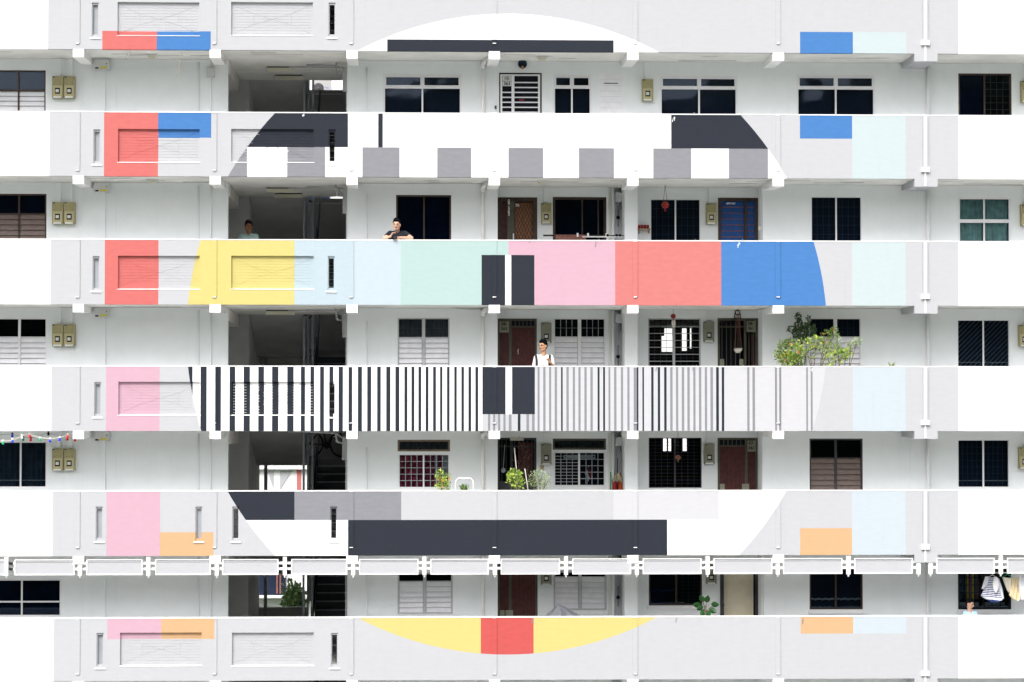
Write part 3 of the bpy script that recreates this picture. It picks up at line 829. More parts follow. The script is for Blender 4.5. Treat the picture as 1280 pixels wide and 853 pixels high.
# ------------------------------------------------------------------ doors
for (r, a, b, y0, typ) in DOORS:
    Y = wallY(r, a+5); x0, x1, _, z1 = opening(r, a, b, y0, y0+40, Y); z0 = floor(r)+.01
    q = lambda p: X(p, Y, y0+30)
    zz = lambda p: Z(p, Y, (a+b)/2)
    def frame(mt, t=.04, d0=-.01, d1=.1):
        f = MB(); f.box(x0, x1, Y+d0, Y+d1, z1-t, z1); f.box(x0, x0+t, Y+d0, Y+d1, z0, z1-t); f.box(x1-t, x1, Y+d0, Y+d1, z0, z1-t)
        return part(f, 'door', mt, B)
    if typ == 'whitegate':
        d = frame('black_plastic', .02)
        m = MB(); xi, xo = x0+.025, x1-.03; zt2 = z1-.028
        bar = lambda p0, p1, s0, s1: m.box(p0, p1, Y+.0, Y+.035, s0, s1)
        bar(xi, xo, zt2-.03, zt2); bar(xi, xi+.04, z0+.05, zt2-.03); bar(xo-.045, xo, z0+.05, zt2-.03)
        bar(q(639.5), q(643), z0+.05, zt2-.03)
        part(m, 'gate_frame', 'white_metal', d)
        for j in range(26):
            z = Z(97+6.2*(j+1), Y, 650)
            if z < z0+.1: break
            bb = MB(); bb.box(q(643), xo-.045, Y+.01, Y+.03, z-.012, z+.012); part(bb, 'gate_bar', 'white_metal', d)
            if j > 1: bb = MB(); bb.box(xi+.04, q(639.5), Y+.01, Y+.03, z-.012, z+.012); part(bb, 'gate_bar', 'white_metal', d)
        for y_, s in ((98.5, '10-'), (105, '363')):
            pl = MB(); pl.box(q(628.2), q(639.2), Y-.004, Y+.0-.001, zz(y_+3), zz(y_-3)); pp = part(pl, 'number_plate', 'grey_plastic', d)
            text(pp, s, q(633.8), Y-.006, zz(y_), .1, 'black_plastic')
        m = MB(); m.box(q(649), q(655), Y-.003, Y+.008, zz(125.6), zz(124.4)); part(m, 'padlock', 'red_plastic', d)
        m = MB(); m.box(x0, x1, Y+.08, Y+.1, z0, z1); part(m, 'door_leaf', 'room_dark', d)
    elif typ == 'lattice':
        d = frame('brown_wood', .09)
        m = MB(); m.box(x0+.09, x1-.09, Y+.07, Y+.09, z0, z1-.09); part(m, 'door_leaf', 'maroon_wood', d)
        m = MB(); m.box(q(634), q(643), Y-.005, Y+.06, z0, z1-.09); part(m, 'door_post', 'olive_metal', d)
        m = MB(); xa, xb = q(643.5), x1-.095; m.box(xa, xb, Y+.045, Y+.065, z0, z1-.12); part(m, 'lattice_panel', 'carved_wood', d)
        m = MB(); s = .1; zh = z1-.13-z0; wv = xb-xa
        for sg in (1, -1):
            k_ = -40
            while k_ < 60:
                c = k_*.15; k_ += 1
                # line z = c + 2*sg*(x-xa)
                t0, t1 = 0, wv
                za, zb2 = c, c+2.2*sg*wv
                if max(za, zb2) < 0 or min(za, zb2) > zh: continue
                u0, u1 = 0, 1
                def clampu(val): return (val-za)/(zb2-za)
                lo, hi = sorted((clampu(0), clampu(zh))); u0 = max(0, lo); u1 = min(1, hi)
                if u1 <= u0: continue
                m.tube([(xa+wv*u0, Y+.04, z0+za+(zb2-za)*u0), (xa+wv*u1, Y+.04, z0+za+(zb2-za)*u1)], .006, 4)
        part(m, 'lattice', 'brown_wood', d)
        for i_, ch in enumerate('09-363'): text(d, ch, q(636), Y-.02, zz(251.5+i_*3.4), .085, 'white_plastic')
        text(d, '76', q(646.5), Y-.01, zz(257), .085, 'white_plastic')
        m = MB(); m.box(q(641), q(642.5), Y-.03, Y-.005, zz(300), zz(292)); part(m, 'handle', 'white_metal', d)
    elif typ == 'blue':
        d = frame('brown_wood', .07)
        m = MB(); m.box(x0+.07, x1-.07, Y+.05, Y+.08, z0, z1-.07); part(m, 'door_leaf', 'blue_door', d)
        m = MB(); m.box(q(930.5), q(933.5), Y+.0, Y+.05, z0, z1-.07); part(m, 'door_post', 'brown_wood', d)
        for xa, xb in ((x0+.09, q(930)), (q(934), x1-.09)):
            z = z1-.2
            while z > z0+.1:
                bb = MB(); bb.box(xa, xb, Y+.03, Y+.05, z-.008, z+.008); part(bb, 'gate_bar', 'cloth_brown', d); z -= .13
        text(d, '#09-361', q(914), Y+.02, zz(254.5), .06, 'white_plastic')
    elif typ in ('maroon', 'maroon_r', 'maroon5'):
        d = frame('olive_metal', .045)
        flip = typ == 'maroon_r'
        xs = (q(897.5+35), q(897.5+32)) if flip else (q(635.5), q(639.5))
        pm = (q(931.5), q(934.5)) if flip else (q(636), q(639.5))
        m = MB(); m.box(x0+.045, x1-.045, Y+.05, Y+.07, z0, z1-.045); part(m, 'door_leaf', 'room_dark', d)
        m = MB(); m.box(pm[0], pm[1], Y+.0, Y+.05, z0, z1-.045); m.box(x0+.045, x1-.045, Y+.005, Y+.04, z0, z0+.06)
        big = (x0+.045, pm[0]) if flip else (pm[1], x1-.045); sm = (pm[1], x1-.045) if flip else (x0+.045, pm[0])
        ty = z1-.16
        m.box(big[0], big[1], Y+.005, Y+.04, ty-.03, ty); part(m, 'gate_frame', 'olive_metal', d)
        for (xa, xb, top, n_) in ((*big, ty-.03, 6), (*sm, z1-.3 if typ != 'maroon5' else ty, 2)):
            w1 = (xb-xa)/n_
            for i_ in range(n_):
                bb = MB(); bb.box(xa+w1*i_+.003, xa+w1*(i_+1)-.003, Y+.02, Y+.035, z0+.06, top); bb.box(xa+w1*(i_+.5)-.004, xa+w1*(i_+.5)+.004, Y+.012, Y+.02, z0+.06, top)
                part(bb, 'door_board', 'maroon_wood', d)
        m = MB()
        for i_ in range(1, 6): xx = big[0]+(big[1]-big[0])*i_/6; m.box(xx-.008, xx+.008, Y+.01, Y+.025, ty, z1-.045)
        part(m, 'transom_bars', 'olive_metal', d)
        if typ != 'maroon5':
            m = MB(); m.box(sm[0], sm[1], Y-.004, Y+.02, z1-.3, z1-.06); pl = part(m, 'number_plate', 'meter_grey', d)
            a1, a2 = ('08-', '363') if typ == 'maroon' else ('07-', '361')
            text(pl, a1, (sm[0]+sm[1])/2, Y-.006, z1-.12, .1, 'black_plastic'); text(pl, a2, (sm[0]+sm[1])/2, Y-.006, z1-.22, .1, 'black_plastic')
        if typ == 'maroon':
            m = MB(); m.tube([(q(648), Y-.0, zz(443)), (q(647.4), Y-.03, zz(439)), (q(648), Y, zz(436.5))], .01, 6); part(m, 'handle', 'grey_metal', d)
        else:
            m = MB(); zq = Z(PTOP[r]-8, Y, a)
            m.box(x0+.05, x0+.15, Y-.015, Y+.0, zq-.25, zq); m.box(pm[0]-.07, pm[1]+.03, Y-.015, Y-.001, zq-.25, zq); part(m, 'lock_plate', 'meter_grey', d)
    elif typ in ('opengate', 'darkgate'):
        d = frame('olive_metal' if typ == 'opengate' else 'dark_metal', .045)
        m = MB()
        pm = (q(930), q(933)) if typ == 'opengate' else (q(638), q(641))
        m.box(*pm, Y, Y+.04, z0, z1-.045); m.box(x0+.045, x1-.045, Y+.005, Y+.035, z1-.2, z1-.17)
        for i_ in range(1, 9):
            xx = x0+(x1-x0)*i_/9; m.box(xx-.007, xx+.007, Y+.01, Y+.024, z0, z1-.045)
        part(m, 'gate_frame', 'olive_metal' if typ == 'opengate' else 'grey_metal', d) if typ == 'opengate' else part(m, 'gate_frame', 'dark_metal', d)
        m = MB()
        if typ == 'opengate':
            m.box(x0+.05, q(928), Y+.6, Y+.62, z0, z1-.05, 0); m.box(q(940), q(944), Y+.1, Y+.14, z0, z1-.34, 1); part(m, 'door_leaf', ['room_dark', 'maroon_wood'], d)
            m = MB(); m.box(q(933.5), x1-.05, Y-.004, Y+.02, z1-.3, z1-.06); pl = part(m, 'number_plate', 'meter_grey', d)
            text(pl, '08-', q(938.6), Y-.006, z1-.12, .09, 'black_plastic'); text(pl, '361', q(938.6), Y-.006, z1-.22, .09, 'black_plastic')
            zq = zz(449); m = MB(); m.box(x0+.05, x0+.14, Y-.015, Y, zq-.2, zq); m.box(q(924), q(929), Y-.015, Y, zq-.2, zq); part(m, 'lock_plate', 'meter_grey', d)
        else:
            m.box(q(648), x1-.06, Y+.12, Y+.15, z0, z1-.1); part(m, 'door_leaf', 'maroon_wood', d)
            m = MB(); m.box(q(637.5), q(654.5), Y-.03, Y-.012, zz(551), zz(546.5)); pl = part(m, 'name_board', 'curtain_white', d)
            m = MB(); m.box(x0+.05, x1-.05, Y-.002, Y+.004, z0, zz(602)); part(m, 'kick_plate', 'dark_metal', d)
            m = MB(); random.seed(3)   # dry twigs hung in the gate
            for i_ in range(26):
                c = Vector((q(650+random.uniform(-3, 10)), Y-.02, zz(random.uniform(558, 592)))); dd = Vector((random.uniform(-.16, .16), random.uniform(-.02, .01), random.uniform(-.02, .25)))
                m.tube([c, c+dd*.5+Vector((.02, 0, 0)), c+dd], .004, 4)
            part(m, 'twig_wreath', 'cloth_brown', d)
            m = MB(); m.ball((q(629), Y-.04, zz(588)), (.05, .03, .06), 8); m.tube([(q(629), Y-.04, zz(588)), (q(630), Y-.04, zz(568)), (q(631), Y-.04, zz(556))], .006, 5); part(m, 'door_charm', 'bar_grey', d)
    elif typ == 'cream':
        d = frame('dark_metal', .05)
        m = MB(); xa, xb = x0+.09, q(943); m.box(xa, xb, Y+.16, Y+.2, z0, z1-.05); dl = part(m, 'door_leaf', 'cream_wood', d)
        m = MB(); xi, xo = xa+.08, xb-.09
        for (p0, p1) in ((zz(752), z1-.12), (z0+.1, zz(758.5))):
            m.box(xi, xo, Y+.152, Y+.16, p1-.015, p1); m.box(xi, xo, Y+.152, Y+.16, p0, p0+.015); m.box(xi, xi+.015, Y+.152, Y+.16, p0+.015, p1-.015); m.box(xo-.015, xo, Y+.152, Y+.16, p0+.015, p1-.015)
        part(m, 'door_mould', 'cream_wood', dl)
        m = MB(); m.ball((q(905.5), Y+.12, zz(757)), .02, 8); m.ball((q(904.5), Y+.13, zz(738.5)), .012, 8); part(m, 'door_knob', 'black_plastic', dl)
        m = MB(); m.box(q(944), x1-.05, Y+.02, Y+.05, z0, z1-.05)
        for z in (zz(755), zz(760), zz(766)): m.ball((q(946.5), Y, z), .03, 6)
        part(m, 'open_gate', 'dark_metal', d)
        m = MB(); m.box(x0+.05, x0+.085, Y, Y+.04, z0, z1-.05); m.ball((q(903), Y-.02, zz(753)), (.02, .02, .06), 8); part(m, 'gate_frame', 'dark_metal', d)
# flush white cabinet door on the top corridor
xa, xb, za, zc_ = opening(1, 749, 779, 93, 146, YW)
m = MB(); m.box(xa, xb, YW-.008, YW+.02, za, zc_); d = part(m, 'cabinet_door', 'white_louvre', B)
for i in range(7):
    m = MB(); z = Z(100+7*i, YW, 764); m.box(xa+.03, xb-.03, YW-.011, YW-.008, z-.004, z+.0); part(m, 'board_joint', 'grey_metal', d)
m = MB(); m.box(X(755, YW), X(773, YW), YW-.013, YW-.007, Z(105, YW, 764), Z(103.9, YW, 764)); part(m, 'slot', 'dark_metal', d)

# ------------------------------------------------------------------ pipes and conduits on the corridor wall
pipes = MB()
def vpipe(px, r, y0, y1, rad, Y, name='conduit', mt='wall_paint', rect=None):
    m = MB(); x = X(px, Y, (y0+y1)/2); za, zc = Z(y0, Y, px), Z(y1, Y, px)
    za = min(za, ceil(r)-.004); zc = max(zc, floor(r))
    if rect: m.box(x-rect/2, x+rect/2, Y-.05, Y-.001, zc, za)
    else: m.tube([(x, Y-rad-.004, za), (x, Y-rad-.004, zc)], rad, 8)
    for zz_ in (za-(za-zc)*.35, za-(za-zc)*.8):
        m.box(x-rad-.012, x+rad+.012, Y-.012, Y-.002, zz_-.012, zz_+.012)
    part(m, name, mt, B)
for r in range(1, 6):
    t = PBOT[r-1]+2; b_ = PTOP[r]+30
    vpipe(129, r, t+8, b_, .045, YW, rect=.1)
    vpipe(248.5, r, t, b_, .012, YW); vpipe(264, r, t, b_, .016, YW); vpipe(458.5, r, t+18, b_, .013, YW)
    vpipe(1159.5, r, t, b_, .042, YW, 'downpipe', 'white_paint')
    if r > 1: vpipe(603.5, r, t, b_, .04, YW, 'downpipe', 'white_paint')
    else: vpipe(604, r, t, b_, .04, YW, 'downpipe', 'white_paint')
    # junction of horizontal branch under ceiling
    m = MB(); x = X(603.5, YW); z = ceil(r)-.09
    m.tube([(x, YW-.05, z-.08), (x, YW-.07, z), (x+.03, YW-.2, z+.03), (x+.05, YW-.5, z+.04)], .045, 8); part(m, 'pipe_elbow', 'white_paint', B)
    if r > 1:
        YS = YR+.0
        for px, rad in ((761.5, .02), (766.5, .028)): vpipe(px, r, t, b_, rad, YR, 'riser_pipe', 'wall_paint' if rad > .02 else 'ceiling_paint')
        # water riser in its shaft
        YS = YR+.25
        vpipe(773.5, r, t+2, b_, .016, YS, 'riser_pipe', 'white_metal'); vpipe(778.8, r, t+2, b_, .012, YS, 'riser_pipe', 'grey_metal')
        m = MB(); x = X(774, YS, t); z = ceil(r)-.12
        for dz, dx in ((0, .02), (-.06, -.02), (-.12, .03)): m.ball((x+dx, YS-.1, z+dz), .026, 8)
        m.tube([(x-.05, YS-.08, z), (x+.06, YS-.08, z-.03)], .012, 6); m.tube([(x+.03, YS-.06, z-.02), (x+.04, YS-.06, z-.35)], .012, 6)
        part(m, 'valve_cluster', 'dark_metal', B)
    # trunking over the wall head
    m = MB(); m.box(X(104, YW), X(285, YW)-.01, YW-.03, YW-.001, ceil(r)-.05, ceil(r)-.004); part(m, 'cable_trunking', 'wall_paint', B)
    m = MB(); m.box(X(434, YW)+.02, X(600, YW), YW-.03, YW-.001, ceil(r)-.05, ceil(r)-.004); part(m, 'cable_trunking', 'wall_paint', B)

def storey(r): return {1: 'top', 2: 'second', 3: 'third', 4: 'fourth', 5: 'fifth'}[r]
# ------------------------------------------------------------------ electricity meters
def meter_proto(tan=True):
    t = thing('electricity_meter', '', 'electricity meter', (0, 0, 0), 'electricity meters along the corridors')
    mt = 'meter_tan' if tan else 'meter_grey'
    w2, h = .118, .46
    m = MB(); m.box(-w2, w2, -.12, 0, -h/2, h/2); part(m, 'case', mt, t)
    m = MB(); m.box(-w2+.02, w2-.02, -.135, -.12, -h/2+.03, .03); part(m, 'cover', 'meter_rim' if tan else 'meter_grey', t)
    m = MB(); m.box(-.052, .052, -.142, -.135, -h/2+.085, -.02); wn = part(m, 'meter_window', 'black_plastic', t)
    m = MB(); m.box(-.038, .03, -.145, -.142, -.115, -.05); part(m, 'dial', 'grey_plastic', wn)
    m = MB(); m.box(-w2+.03, w2-.04, -.137, -.1355, -h/2-.0, -h/2+.028); part(m, 'tag', 'white_plastic', t)
    m = MB()
    for sx in (-.07, .06): m.box(sx, sx+.012, -.126, -.12, .06, .072)
    m.box(-.1, -.06, -.128, -.12, h/2-.03, h/2-.005); part(m, 'screws', 'dark_metal', t)
    return t
mt_a = meter_proto(True); mt_b = meter_proto(False)
first = {True: True, False: True}
def meter(px, py, Y, label, tan=True, sc_=1.0):
    p = PT3(px, py, Y-.004); proto = mt_a if tan else mt_b
    if first[tan]:
        first[tan] = False; proto.location = p; WORLD[proto.name] = p; proto['label'] = label; o = proto
    else: o = copy_tree(proto, p, label)
    o.scale = (sc_, 1, sc_)
    return o
MLY = {1: 110, 2: 267, 3: 419.5, 4: 574.5}
for r in (1, 2, 3, 4):
    meter(73, MLY[r], YW, 'left box of the far left meter pair, %s' % ROWS[r]); meter(87.6, MLY[r], YW, 'right box of the far left meter pair, %s' % ROWS[r])
    for px in (73.5, 88): vpipe(px, r, PBOT[r-1], MLY[r]-14, .05, YW, 'meter_trunking', rect=.1)
meter(809, 113.5, YW, 'single tan meter box on the top corridor beside the cabinet door'); vpipe(808.5, 1, 66, 100, .05, YW, 'meter_trunking', rect=.1)
for r, my, tn in ((2, 267.5, True), (3, 416.5, False), (4, 568, False), (5, 718, False)):
    meter(682.5, my, YR, '%s meter box between left door and window, %s' % ('tan' if tn else 'grey green', ROWS[r]), tn, .95)
    vpipe(682.5, r, PBOT[r-1]+2, my-14, .05, YR, 'meter_trunking', rect=.09)
for r, my, tn, px in ((2, 268, True, 888.5), (3, 415, False, 885.5), (4, 567.5, False, 886), (5, 717, False, 888.5)):
    meter(px, my, YR, '%s meter box left of the right hand door, %s' % ('tan' if tn else 'grey', ROWS[r]), tn, .95)
    vpipe(px, r, PBOT[r-1]+2, my-14, .05, YR, 'meter_trunking', rect=.09)
for r, my in ((1, 115.5), (2, 269.5), (3, 420), (4, 572.5)):
    meter(1281.5 if r < 3 else 1279, my, YW, 'tan meter box cut off by the right edge, %s' % ROWS[r]); vpipe(1279, r, PBOT[r-1]+2, my-14, .012, YW)

# ------------------------------------------------------------------ junction boxes
JB = None
for r in (1, 2, 3, 4):
    p = PT3(128.5, PBOT[r-1]+(17, 12.5, 9, 6)[r-1], YW-.01); lab = 'grey junction box with yellow sticker at left, %s' % ROWS[r]
    if JB is None:
        JB = thing('junction_box', lab, 'junction box', p, 'grey junction boxes beneath the ceilings')
        m = MB(); m.box(p.x-.155, p.x+.155, p.y-.14, p.y, p.z-.11, p.z+.11); part(m, 'case', 'grey_plastic', JB)
        m = MB(); m.box(p.x-.16, p.x+.16, p.y-.16, p.y-.1405, p.z+.085, p.z+.12); part(m, 'lid', 'grey_metal', JB)
        m = MB(); m.box(p.x-.04, p.x+.1, p.y-.145, p.y-.1405, p.z-.09, p.z-.055); part(m, 'sticker', 'label_yellow', JB)
        m = MB(); m.box(p.x-.14, p.x-.075, p.y-.145, p.y-.1405, p.z-.1, p.z-.07); m.ball((p.x+.1, p.y-.142, p.z+.01), .012, 6); part(m, 'badge', 'black_plastic', JB)
    else: copy_tree(JB, p, lab)
p = PT3(263.5, 91, YW-.01); m = MB(); m.box(p.x-.085, p.x+.085, p.y-.06, p.y, p.z-.1, p.z+.1); m.box(p.x-.07, p.x+.07, p.y-.067, p.y-.06, p.z-.085, p.z+.085); 
solo(m, 'switch_box', 'grey_plastic', 'small white switch box beside the top stairwell opening', 'switch box', p)

# ------------------------------------------------------------------ corridor ceiling lights
CL = None
for r, px in ((1, 190), (2, 190), (1, 678), (2, 678)):
    Yc = YF+.65; p = Vector((X(px, Yc, PBOT[r-1]), Yc, ceil(r)-.001)); lab = 'small bulkhead ceiling light %s, %s' % ('over the blank left wall' if px < 400 else 'near the left entrance door', ROWS[r])
    if CL is None:
        CL = thing('ceiling_light', lab, 'light', p, 'bulkhead lights under the corridor ceilings')
        m = MB(); m.box(p.x-.12, p.x+.12, Yc-.08, Yc+.08, p.z-.03, p.z); part(m, 'base', 'grey_plastic', CL)
        m = MB(); m.hexa([(p.x-.07, Yc-.05, p.z-.075), (p.x+.07, Yc-.05, p.z-.075), (p.x+.07, Yc+.05, p.z-.075), (p.x-.07, Yc+.05, p.z-.075), (p.x-.1, Yc-.07, p.z-.03), (p.x+.1, Yc-.07, p.z-.03), (p.x+.1, Yc+.07, p.z-.03), (p.x-.1, Yc+.07, p.z-.03)]); part(m, 'lens', 'lamp_cover', CL)
    else: copy_tree(CL, p, lab)
SLT = None
for r in (1, 2, 3):
    for (px, Yc, dy, tx) in ((351, 52.3, 0, 'front'), (361, 53.5, 0, 'rear')):
        if r == 3 and tx == 'rear': continue
        p = Vector((X(px, Yc, 80), Yc, ceil(r)-.001)); lab = '%s fluorescent batten on the stairwell ceiling, %s' % (tx, ROWS[r])
        if SLT is None:
            SLT = thing('batten_light', lab, 'light', p, 'batten lights in the stairwell')
            m = MB(); m.box(p.x-.31, p.x+.31, Yc-.05, Yc+.05, p.z-.025, p.z); part(m, 'base', 'dark_metal', SLT)
            m = MB(); m.box(p.x-.29, p.x+.29, Yc-.055, Yc+.055, p.z-.1, p.z-.026); part(m, 'diffuser', 'lamp_cover', SLT)
            m = MB()
            for s in (-1, 1): m.box(p.x+s*.3-.012, p.x+s*.3+.012, Yc-.06, Yc+.06, p.z-.105, p.z-.02)
            part(m, 'end_cap', 'grey_plastic', SLT)
        else: copy_tree(SLT, p, lab)

# ------------------------------------------------------------------ stairwell
YA, YL0, YL1 = 54.3, 57.2, 58.3
XSW = X(285, YW); XE = X(434, YW)
XA = X(311, YA)                       # edge of the wall facing us on the left
for r in range(0, 7):
    z0, z1 = (floor(r), ceil(r)) if r else (zb[0]+SL, zr)
    m = MB()
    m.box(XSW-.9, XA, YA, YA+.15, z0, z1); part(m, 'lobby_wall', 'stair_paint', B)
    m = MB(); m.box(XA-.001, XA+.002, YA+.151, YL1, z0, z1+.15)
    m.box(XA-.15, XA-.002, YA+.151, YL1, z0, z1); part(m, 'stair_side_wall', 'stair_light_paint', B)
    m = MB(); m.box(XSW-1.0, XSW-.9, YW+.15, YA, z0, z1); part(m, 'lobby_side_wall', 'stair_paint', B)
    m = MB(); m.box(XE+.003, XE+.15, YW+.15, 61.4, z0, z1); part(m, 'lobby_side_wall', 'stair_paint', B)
    # ceiling beam running back on the left, and across
    m = MB(); m.box(XSW-.2, XSW+.02, YW+.15, YA-.002, z1-.28, z1-.002); part(m, 'lobby_beam', 'stair_light_paint', B)
    # mid landing
    zl = z0+1.8
    xm = X(381, YA)   # split between flights
    st = MB(); st.box(XA+.003, XE, YL0, YL1, zl-.18, zl); stc = part(st, 'staircase', 'concrete', B)
    # rear parapet of the landing, and rear wall beneath it on the right
    m = MB(); m.box(xm-.1, XE, YL1, YL1+.12, zl-.9, zl+.93); m.box(XA+.003, xm-.1, YL1, YL1+.12, zl-.18, zl+.93); part(m, 'rear_parapet', 'stair_paint', stc)
    m = MB(); m.box(XA, XE, YL1-.02, YL1+.2, zl+.93, zl+.96); part(m, 'rear_coping', 'white_paint', stc)
    m = MB(); m.box(XA+.003, XE, YL1+.001, YL1+.12, z1-.02+.15, z1+.35); part(m, 'rear_beam', 'stair_paint', stc)
    # frame pillar of the rear opening, low sill
    m = MB(); xp0, xp1 = X(330.5, YL1), X(334.5, YL1); m.box(xp0, xp1, YL1-.02, YL1+.1, z0, zl-.18); m.box(XA+.003, X(324.5, YL1), YL1-.03, YL1+.1, z0, zl-.18); part(m, 'opening_pillar', 'stair_paint', stc)
    m = MB(); m.box(XA+.003, xm-.1, YL1, YL1+.12, z0, z0+.72); m.box(XA+.003, xm-.1, YL1-.03, YL1+.15, z0+.72, z0+.76); part(m, 'opening_sill', 'stair_light_paint', stc)
    if r == 3:
        m = MB(); m.box(XA+.003, xm-.1, YL1-.002, YL1+.1, zl-.37, zl-.181); part(m, 'downstand', 'stair_light_paint', stc)
    # steps of the long flight (right) and of the short return flight (left)
    nst = 10
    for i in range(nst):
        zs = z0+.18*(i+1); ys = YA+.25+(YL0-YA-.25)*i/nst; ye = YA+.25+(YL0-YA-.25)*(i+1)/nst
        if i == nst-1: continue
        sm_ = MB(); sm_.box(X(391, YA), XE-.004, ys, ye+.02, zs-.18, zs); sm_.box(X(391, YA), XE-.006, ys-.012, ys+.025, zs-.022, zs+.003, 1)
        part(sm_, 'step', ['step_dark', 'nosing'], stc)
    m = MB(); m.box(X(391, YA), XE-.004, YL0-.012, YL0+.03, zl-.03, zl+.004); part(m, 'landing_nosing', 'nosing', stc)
    m = MB(); zu = z1+SL   # soffit of the return flight
    m.hexa([(XA+.004, YA+.0, z1+.0), (xm-.05, YA, z1), (xm-.05, YL0, zl-.18), (XA+.004, YL0, zl-.18), (XA+.004, YA, zu), (xm-.05, YA, zu), (xm-.05, YL0, zl), (XA+.004, YL0, zl)])
    part(m, 'return_flight', 'stair_paint', stc)
    for i in range(4):
        sm_ = MB(); zs = zl+.17*(i+1); ys = YL0-.62*i
        sm_.box(XA+.006, xm-.06, ys-.64, ys, zs-.06, zs); part(sm_, 'step', 'step_dark', stc)
    # railing between flights: raking stringer and tall flat bars
    m = MB(); xr = X(388.5, YA)
    m.hexa([(xr, YA+.2, z0), (xr+.035, YA+.2, z0), (xr+.035, YL0, zl-.1), (xr, YL0, zl-.1), (xr, YA+.2, z0+.95), (xr+.035, YA+.2, z0+.95), (xr+.035, YL0, zl+.3), (xr, YL0, zl+.3)])
    part(m, 'stringer', 'dark_metal', stc)
    m = MB()
    for px, Yb, wd in ((378.5, YA+.1, .05), (384, YA+.6, .045), (389.5, YA+.35, .045)):
        x = X(px, Yb); m.box(x, x+wd, Yb, Yb+.05, z0, zu-.17 if (r > 1 or px < 380) else Z(123, Yb, px))
    part(m, 'rail_post', 'nosing', stc)
    m = MB(); m.tube([(xr+.1, YA+.3, z0+.95), (xr+.1, YL0, zl+.85)], .022, 6); m.tube([(xr-.05, YA+.5, zu-.2), (xr-.05, YL0, zl+.85)], .022, 6) if r > 1 else None; part(m, 'handrail', 'dark_metal', stc)
    # service box and pipes by the right jamb
    if r < 5:
        m = MB(); xx = X(428, YW+.3); m.box(xx, XE-.005, YW+.25, YW+.45, z1-.62, z1-.12); part(m, 'hose_box', 'grey_metal', B)
        m = MB(); z = z1-.12
        m.tube([(XE-.9, YW+.6, z1-.02), (XE-.25, YW+.45, z1-.05), (XE-.12, YW+.3, z-.02)], .018, 6); m.tube([(XE-.25, YW+.3, z1-.01), (XE-.23, YW+.3, z-.12), (XE-.02, YW+.28, z-.14)], .02, 6)
        m.ball((XE-.22, YW+.3, z-.1), .035, 8); m.tube([(XE-1.3, YW+.9, z1-.02), (XE-.1, YW+.9, z1-.02)], .015, 6)
        part(m, 'ceiling_pipes', 'grey_metal', B)
    m = MB(); m.box(XE-.03, XE-.008, YW+.02, YW+.04, z0, z1-.3); part(m, 'jamb_conduit', 'grey_metal', B)

# condenser on the neighbouring block, seen through the top stairwell
p = PT3(404, 117.0, 91.4)
t = thing('condenser_unit', 'white air conditioner condenser with round dark fan seen through the top stairwell', 'air conditioner', p)
m = MB(); m.box(p.x-.36, p.x+.30, p.y-.14, p.y+.16, p.z, p.z+.5); part(m, 'case', 'condenser_case', t)
m = MB(); m.lathe((p.x-.17, p.y-.141, p.z+.18), [(.001, -.004), (.19, -.004), (.2, 0)], 20, axis='y'); fg = part(m, 'fan_grille', 'dark_metal', t)
m = MB()
for k_ in range(1, 6): m.lathe((p.x-.17, p.y-.15, p.z+.18), [(.035*k_-.002, 0), (.035*k_+.002, 0)], 20, axis='y')
m.ball((p.x-.17, p.y-.15, p.z+.18), .035, 8); part(m, 'fan_rings', 'tarp_grey', fg)
m = MB(); m.box(p.x+.09, p.x+.21, p.y-.145, p.y-.141, p.z+.15, p.z+.17); m.box(p.x+.06, p.x+.2, p.y-.145, p.y-.141, p.z+.2, p.z+.22); part(m, 'lettering_strip', 'label_blue', t)
m = MB(); m.box(p.x+.1, p.x+.17, p.y-.145, p.y-.141, p.z+.06, p.z+.09); part(m, 'energy_label', 'label_yellow', t)
m = MB(); m.box(p.x-.3, p.x-.22, p.y-.1, p.y+.6, p.z-.075, p.z); m.box(p.x+.15, p.x+.23, p.y-.1, p.y+.6, p.z-.075, p.z); part(m, 'bracket', 'dark_metal', t)
t.scale = (1.05, 1, 1)
# two white bottles on the second storey's rear coping
zl2 = floor(2)+1.8+.96
for i, px in enumerate((395, 400)):
    p = Vector((X(px, YL1+.05), YL1+.08, zl2)); m = MB(); m.lathe(p, [(.001, 0), (.05, 0), (.055, .03), (.055, .16), (.03, .2), (.025, .23), (.001, .23)], 10)
    solo(m, 'white_bottle', 'white_plastic', '%s white bottle on the stairwell rear coping under the chequered parapet' % ('left' if i == 0 else 'right'), 'bottle', p)

# ------------------------------------------------------------------ bicycle on the stair landing (fourth storey)
z0 = floor(4)+1.8; by = YL0+.5; bx = X(414, by)
t = thing('bicycle', 'dark bicycle leaning on the stair landing behind the black striped parapet', 'bicycle', (bx, by, z0))
for dx in (-.1, .0):
    pass
for s, nm in ((-.52, 'wheel'), (.30, 'wheel')):
    c = Vector((bx+s, by, z0+.33)); m = MB(); m.tube([(c.x+.32*cos(a_*pi/14), by, c.z+.32*sin(a_*pi/14)) for a_ in range(29)], .02, 6, caps=False); wh = part(m, 'wheel', 'black_plastic', t)
    m = MB()
    for k_ in range(10): m.tube([c, (c.x+.3*cos(k_*pi/5), by, c.z+.3*sin(k_*pi/5))], .0025, 4)
    part(m, 'spoke', 'grey_metal', wh)
m = MB(); q = lambda x, z: (bx+x, by, z0+z)
for a_, b2 in ((( -.52, .33), (-.1, .30)), ((-.1, .30), (-.22, .78)), ((-.22, .72), (.16, .74)), ((.16, .74), (-.1, .30)), ((-.52, .33), (-.22, .7)), ((.14, .85), (.30, .33))): m.tube([q(*a_), q(*b2)], .017, 6)
part(m, 'frame', 'maroon_wood', t)
m = MB(); m.tube([(bx+.14, by-.25, z0+.95), (bx+.16, by, z0+.9), (bx+.14, by+.25, z0+.95)], .013, 6); part(m, 'handlebar', 'dark_metal', t)
